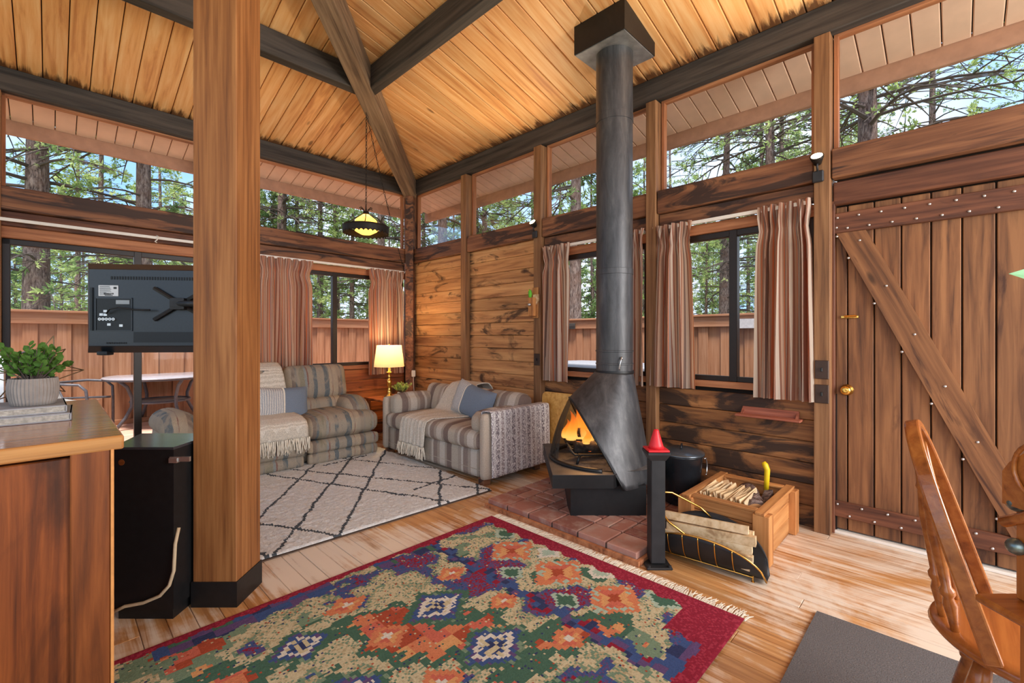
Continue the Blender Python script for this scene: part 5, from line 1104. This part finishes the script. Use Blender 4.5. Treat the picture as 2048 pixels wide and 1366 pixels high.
MB().bx(-.145, .20, Y0 - .0015, Y0 + .006, -.175, -.122).build('recess', M['tv2'], tv)
MB().rbox((-.30, -.02, -h2 - .002), (.05, .05, .022), .006, n=3).build('camera_dongle', M['tv2'], tv)
for s in (-1, 1): MB().bx(-.34, -.33, Y0 - .006, Y0 + .001, -.115 if s < 0 else -.04, -.04 if s < 0 else .10).build('edge_rail', M['tv2'], tv)
for (sx, sz) in ((-1, 1), (1, 1), (-1, -1), (1, -1)):
    a = Vector((.08, Y0 - .012, .02)); b = Vector((.08 + sx * .125, Y0 - .008, .02 + sz * .08)); MB().tube([a, b], .010, 6).build('mount_arm', M['blackmetal'], tv)
MB().rbox((.08, Y0 - .025, .02), (.07, .04, .06), .006, n=3).build('mount_plate', M['blackmetal'], tv)
MB().tube([(.08, Y0 - .03, .02), (.20, Y0 - .07, .02), (.335, Y0 - .07, .02)], .016, 8).build('swing_arm', M['blackmetal'], tv, smooth=True)
# ---------------------------------------------------------------- counter cabinet (front faces -Y, right end at X=.16)
ct = tag(empty('counter_cabinet', (-.30, 2.45, 0)), 'reddish-brown wooden counter cabinet in the left foreground', 'cabinet')
M['cab'] = wood('cabinet_plywood', rgb(146, 78, 34), rgb(112, 56, 24), rgb(70, 34, 16), stain=rgb(56, 28, 14), st=(.46, .66), knots=0, vary=0, rough=.4, grain=30, ss=(1.2, 3, 3)); M['cabstile'] = wood('cabinet_stile', rgb(140, 78, 36), rgb(114, 60, 26), rgb(80, 42, 20), knots=0, vary=.05, rough=.4)
M['ctop'] = wood('counter_top', rgb(196, 140, 84), rgb(176, 120, 68), rgb(140, 90, 48), knots=0, vary=0, rough=.10, spec=1.0)
cb('body', M['cab'], (-.05, -.01, .435), (.845, .96, 1.10), ct, .003, frame((0, 0, 1), (0, 1, 0)))
cb('stile', M['cabstile'], (.385, -.565, .435), (.87, .09, .02), ct, .003, frame((0, 0, 1), (0, -1, 0)))
cb('edge_strip', plain('pale_edge', rgb(206, 140, 78), .5), (.434, -.567, .435), (.87, .008, .024), ct, .001, frame((0, 0, 1), (0, -1, 0)))
mb = MB().prism([(-.95, -.578), (.462, -.578), (.462, .60), (-.95, .60)], .866, .91); o = mb.build('counter_top', M['ctop'], ct); bv = o.modifiers.new('bevel', 'BEVEL'); bv.width = .006; bv.segments = 2
MB().bx(-.16, .13, -.572, -.568, .835, .866).lathe([(.006, 0), (.006, .003)], 8, (.112, -.573, .851), m=frame((1, 0, 0), (0, -1, 0))).build('hinge_plate', M['steel'], ct)
# books, pot plant, ornament, picture frame on the counter
M['bookc'] = plain('grey_book', rgb(150, 148, 150), .45, var=.08); M['page'] = stripes('book_pages', [(1, rgb(214, 208, 196)), (1, rgb(150, 140, 128))], .005, 2, weave=60, rnd=False)
def book(lab, loc, rz, d):
    o = tag(empty('book', loc, rz), lab, 'book', 'grey books under the plant'); a, b, h_ = d
    MB().bx(-a / 2, a / 2, -b / 2, b / 2, 0, .004).bx(-a / 2, a / 2, -b / 2, b / 2, h_ - .004, h_).bx(a / 2 - .004, a / 2, -b / 2, b / 2, 0, h_).build('cover', M['bookc'], o); MB().bx(-a / 2 + .004, a / 2 - .005, -b / 2 + .004, b / 2 - .004, .004, h_ - .004).build('pages', M['page'], o)
bkp = onz = None
book('lower of two grey books under the ribbed pot', (-.122, 2.475, .911), R(-2), (.36, .27, .028)); book('upper of two grey books under the ribbed pot', (-.13, 2.48, .940), R(1), (.34, .26, .027))
pp = tag(empty('potted_plant', (-.045, 2.45, .968)), 'bushy dark green plant in ribbed grey pot on the counter', 'plant')
def potf(a, b):
    r_ = (.058 + .010 * math.sin(PI * min(1, b * .8))) + .0018 * math.sin(2 * PI * a * 40); return (r_ * math.cos(2 * PI * a), r_ * math.sin(2 * PI * a), .098 * b)
mb = MB().grid(potf, 240, 6, True); mb.f.append(tuple(range(240))[::-1]); mb.build('ribbed_pot', plain('grey_pot', rgb(142, 134, 128), .85, var=.12), pp, smooth=True); MB().lathe([(0, .085), (.058, .085), (.058, .088), (0, .09)], 24).build('soil', M['dark'], pp)
bushy(pp, .085, 34, .135, .030, M['leafB'], random.Random(12), .75)
M['goldwire'] = plain('bronze_wire', rgb(128, 112, 88), .35, .8)
go = tag(empty('wire_ornament', (-.05, 2.76, .911)), 'open wire starburst ornament behind the ribbed pot', 'ornament'); rn = random.Random(3)
vs0 = [Vector(p).normalized() * .07 for p in ((0, 1, 1.6), (0, -1, 1.6), (0, 1, -1.6), (0, -1, -1.6), (1.6, 0, 1), (-1.6, 0, 1), (1.6, 0, -1), (-1.6, 0, -1), (1, 1.6, 0), (-1, 1.6, 0), (1, -1.6, 0), (-1, -1.6, 0))]
import itertools
tri = [c for c in itertools.combinations(range(12), 3) if all((vs0[a] - vs0[b]).length < .078 for a, b in itertools.combinations(c, 2))]
tips = [sum((vs0[i] for i in c), Vector()).normalized() * .165 for c in tri]; lowz = min(p.z for p in tips)
for k, c in enumerate(tri):
    if k % 2 == 0:
        for i in c: MB().tube([vs0[i] - Vector((0, 0, lowz - .003)), tips[k] - Vector((0, 0, lowz - .003))], .0022, 5).build('rod', M['goldwire'], go)
pf_ = tag(empty('picture_frame', (-.25, 2.95, .911), R(-10)), 'edge of a dark picture frame at the left border', 'picture frame'); MB().bx(-.12, .10, -.008, .008, 0, .235).build('frame', M['beam'], pf_); MB().bx(.10, .112, -.012, .012, 0, .245).bx(-.12, .10, -.012, .012, .235, .245).build('moulding', M['steel'], pf_)
# ---------------------------------------------------------------- black corner cabinet behind the counter
bc = uv(-1.63, 2.07); bcab = tag(empty('black_cabinet', (bc.x, bc.y, 0), PHI - PI / 2), 'black corner cabinet between counter and foreground post', 'cabinet')
fl2 = lambda pts: [(a + 1.63, b - 2.07) for a, b in pts]
MB().prism(fl2([(-1.71, 1.942), (-1.452, 1.942), (-1.452, 2.21), (-1.81, 2.21)]), .05, .735).build('body', M['black'], bcab)
MB().prism(fl2([(-1.70, 1.955), (-1.465, 1.955), (-1.465, 2.20), (-1.79, 2.20)]), .0, .05).build('plinth', M['black'], bcab)
MB().prism(fl2([(-1.715, 1.938), (-1.450, 1.938), (-1.450, 2.215), (-1.815, 2.215)]), .735, .746).build('top', plain('glossy_black_top', rgb(52, 54, 58), .12, spec=.8, var=.1, sc=6), bcab)
MB().lathe([(.0, 0), (.013, 0), (.013, .002), (0, .002)], 14, (-.045, -.1285, .68), m=frame((1, 0, 0), (0, -1, 0))).build('cable_hole', M['cabstile'], bcab)
MB().tube([(.183, -.105, .39), (.186, -.13, .33), (.186, -.138, .22), (.17, -.142, .16), (.13, -.142, .115), (.06, -.142, .085), (-.02, -.142, .07), (-.10, -.142, .03)], .007, 8).build('cable', plain('cream_cable', rgb(206, 184, 150), .6), bcab, smooth=True)
MB().bx(.165, .25, -.135, -.125, .685, .705).bx(.165, .20, -.14, -.12, .68, .70).build('bracket', M['steel'], bcab)
# ---------------------------------------------------------------- windsor chair
M['oak'] = wood('honey_oak', rgb(178, 108, 50), rgb(158, 90, 40), rgb(128, 70, 32), knots=0, vary=.05, rough=.22, spec=.6, grain=34)
wc_ = tag(empty('windsor_chair', (1.757, -.17, 0)), 'honey-oak bow-back windsor chair in the right foreground', 'chair')
MB().lathe([(0, .405), (.17, .408), (.215, .42), (.228, .435), (.222, .448), (.19, .452), (.0, .440)], 40).build('seat', M['oak'], wc_, smooth=True)
def bowp(t_):
    s = -1 + 2 * t_; a = PI * t_; x_ = -.20 * math.cos(a); z_ = .445 + .52 * math.sin(a) ** .55; return Vector((x_ * (1 - .0), .105 + .155 * (z_ - .445) / .52, z_))
mb = MB(); n_ = 40
for k in range(n_ + 1):
    p = bowp(k / n_); q = bowp(min(1, k / n_ + .01)) - bowp(max(0, k / n_ - .01)); q.normalize(); b_ = Vector((0, 1, -.3)).normalized(); c_ = q.cross(b_).normalized()
    for (a, d) in ((-1, -1), (1, -1), (1, 1), (-1, 1)): mb.v.append(tuple(p + c_ * a * .011 + b_ * d * .017))
for k in range(n_):
    for j in range(4): mb.f.append((k * 4 + j, k * 4 + (j + 1) % 4, k * 4 + 4 + (j + 1) % 4, k * 4 + 4 + j))
mb.f += [(0, 1, 2, 3), tuple(n_ * 4 + j for j in range(4))]; o = mb.build('bow', M['oak'], wc_); bv = o.modifiers.new('bevel', 'BEVEL'); bv.width = .005; bv.segments = 2
TP = [(0, .009), (.08, .011), (.16, .016), (.2, .011), (.22, .017), (.24, .017), (.26, .011), (.42, .014), (.55, .017), (.68, .012), (.70, .015), (.72, .012), (.85, .009), (1, .007)]
for s in (-.10, -.035, .035, .10):
    a = Vector((s * 1.0, .20 - s * s * 3, .442)); zt_ = .445 + .52 * math.sqrt(max(0, 1 - (s * 1.15 / .20) ** 2)) ** .55 - .008; b_ = Vector((s * 1.15, .105 + .155 * (zt_ - .445) / .52, zt_)); MB().tube([a.lerp(b_, f) for f, r_ in TP], [r_ for f, r_ in TP], 10).build('spindle', M['oak'], wc_, smooth=True)
LT = [(0, .016), (.12, .022), (.2, .026), (.3, .016), (.32, .022), (.35, .022), (.37, .015), (.6, .021), (.8, .016), (1, .012)]
for sx in (-1, 1):
    for sy in (-1, 1): a = Vector((sx * .13, sy * .12, .415)); b_ = Vector((sx * .19, sy * .185, .0)); MB().tube([a.lerp(b_, f) for f, r_ in LT], [r_ for f, r_ in LT], 10).build('leg', M['oak'], wc_, smooth=True)
for sx in (-1, 1): MB().tube([Vector((sx * .16, -.155, .19)), Vector((sx * .16, 0, .19)), Vector((sx * .16, .155, .19))], [.009, .014, .009], 8).build('stretcher', M['oak'], wc_, smooth=True)
MB().tube([(-.16, 0, .19), (0, 0, .19), (.16, 0, .19)], [.009, .014, .009], 8).build('stretcher', M['oak'], wc_, smooth=True)
# ---------------------------------------------------------------- carved case with bells at the right border (its side faces -u)
dk_ = uv(.912, .8, .244); tl_ = tag(empty('crank_telephone', dk_, PHI - PI / 2), 'carved oak case with two metal bells at the right border', 'telephone'); tl_.scale = (.8, .8, .8)
MP = frame((0, 1, 0), (-1, 0, 0))
cb('stand', M['oak'], (.12, .0, .1425), (.89, .10, .17), tl_, .004, MZX); cb('ledge', M['oak'], (.10, .0, .60), (.28, .16, .02), tl_, .006)
cb('case', M['oak'], (.11, .0, .735), (.25, .11, .16), tl_, .006, MZX)
MB().prism([(.06, .0), (.06, .075), (.045, .10), (-.02, .16), (-.09, .19), (-.09, .0)], -.012, .012, frame((0, 1, 0), (-1, 0, 0)) @ Matrix(((1, 0, 0), (0, -1, 0), (0, 0, 1))) if False else Matrix(((0, 0, 1), (1, 0, 0), (0, 1, 0))), (.02, 0, .83)).build('side_panel', M['oak'], tl_)
MB().tube([(.002, -.02 + .05 * math.cos(a), .925 + .06 * math.sin(a)) for a in [2 * PI * k / 24 for k in range(24)]], .005, 6, closed=True).build('oval_moulding', M['oak'], tl_, smooth=True)
MB().tube([(.0, .05, .79), (-.004, .0, .82), (-.004, -.09, .88)], .012, 8).build('rail', M['oak'], tl_, smooth=True)
for zz in (.735, .835): MB().lathe([(.010, 0), (.019, .004), (.019, .010), (.014, .018), (.006, .022), (0, .023)], 18, (.03, .045, zz), m=frame((0, 1, 0), (-1, 0, 0))).cyl((.03, .045, zz), (.04, .045, zz), .006, n=8).build('bell', plain('dull_nickel', rgb(120, 132, 130), .3, .8, var=.15), tl_, smooth=True)
hp_ = tag(empty('house_plant', uv(1.0, .8, .934), 0), 'single green leaf of a houseplant at the right border', 'plant')
MB().lathe([(.035, 0), (.045, .07), (.04, .07), (.0, .06)], 16).build('pot', M['white'], hp_, smooth=True)
e_ = uv(.922, .822, 1.328) - uv(1.0, .8, .934); mb = MB(); MB().tube([(0, 0, .06), (0, 0, .25), e_ + RT * .05 + Vector((0, 0, .01))], .003, 6).build('stem', M['leafB'], hp_, smooth=True); rn = random.Random(1)
mb.add([e_ + RT * .05, e_ + RT * .02 + Vector((0, 0, .018)), e_ - RT * .02 + Vector((0, 0, .006)), e_ + RT * .02 - Vector((0, 0, .012)) - FW * .01], [(0, 1, 2), (0, 2, 3)]); mb.build('leaf', plain('bright_leaf', rgb(120, 176, 120), .5), hp_)
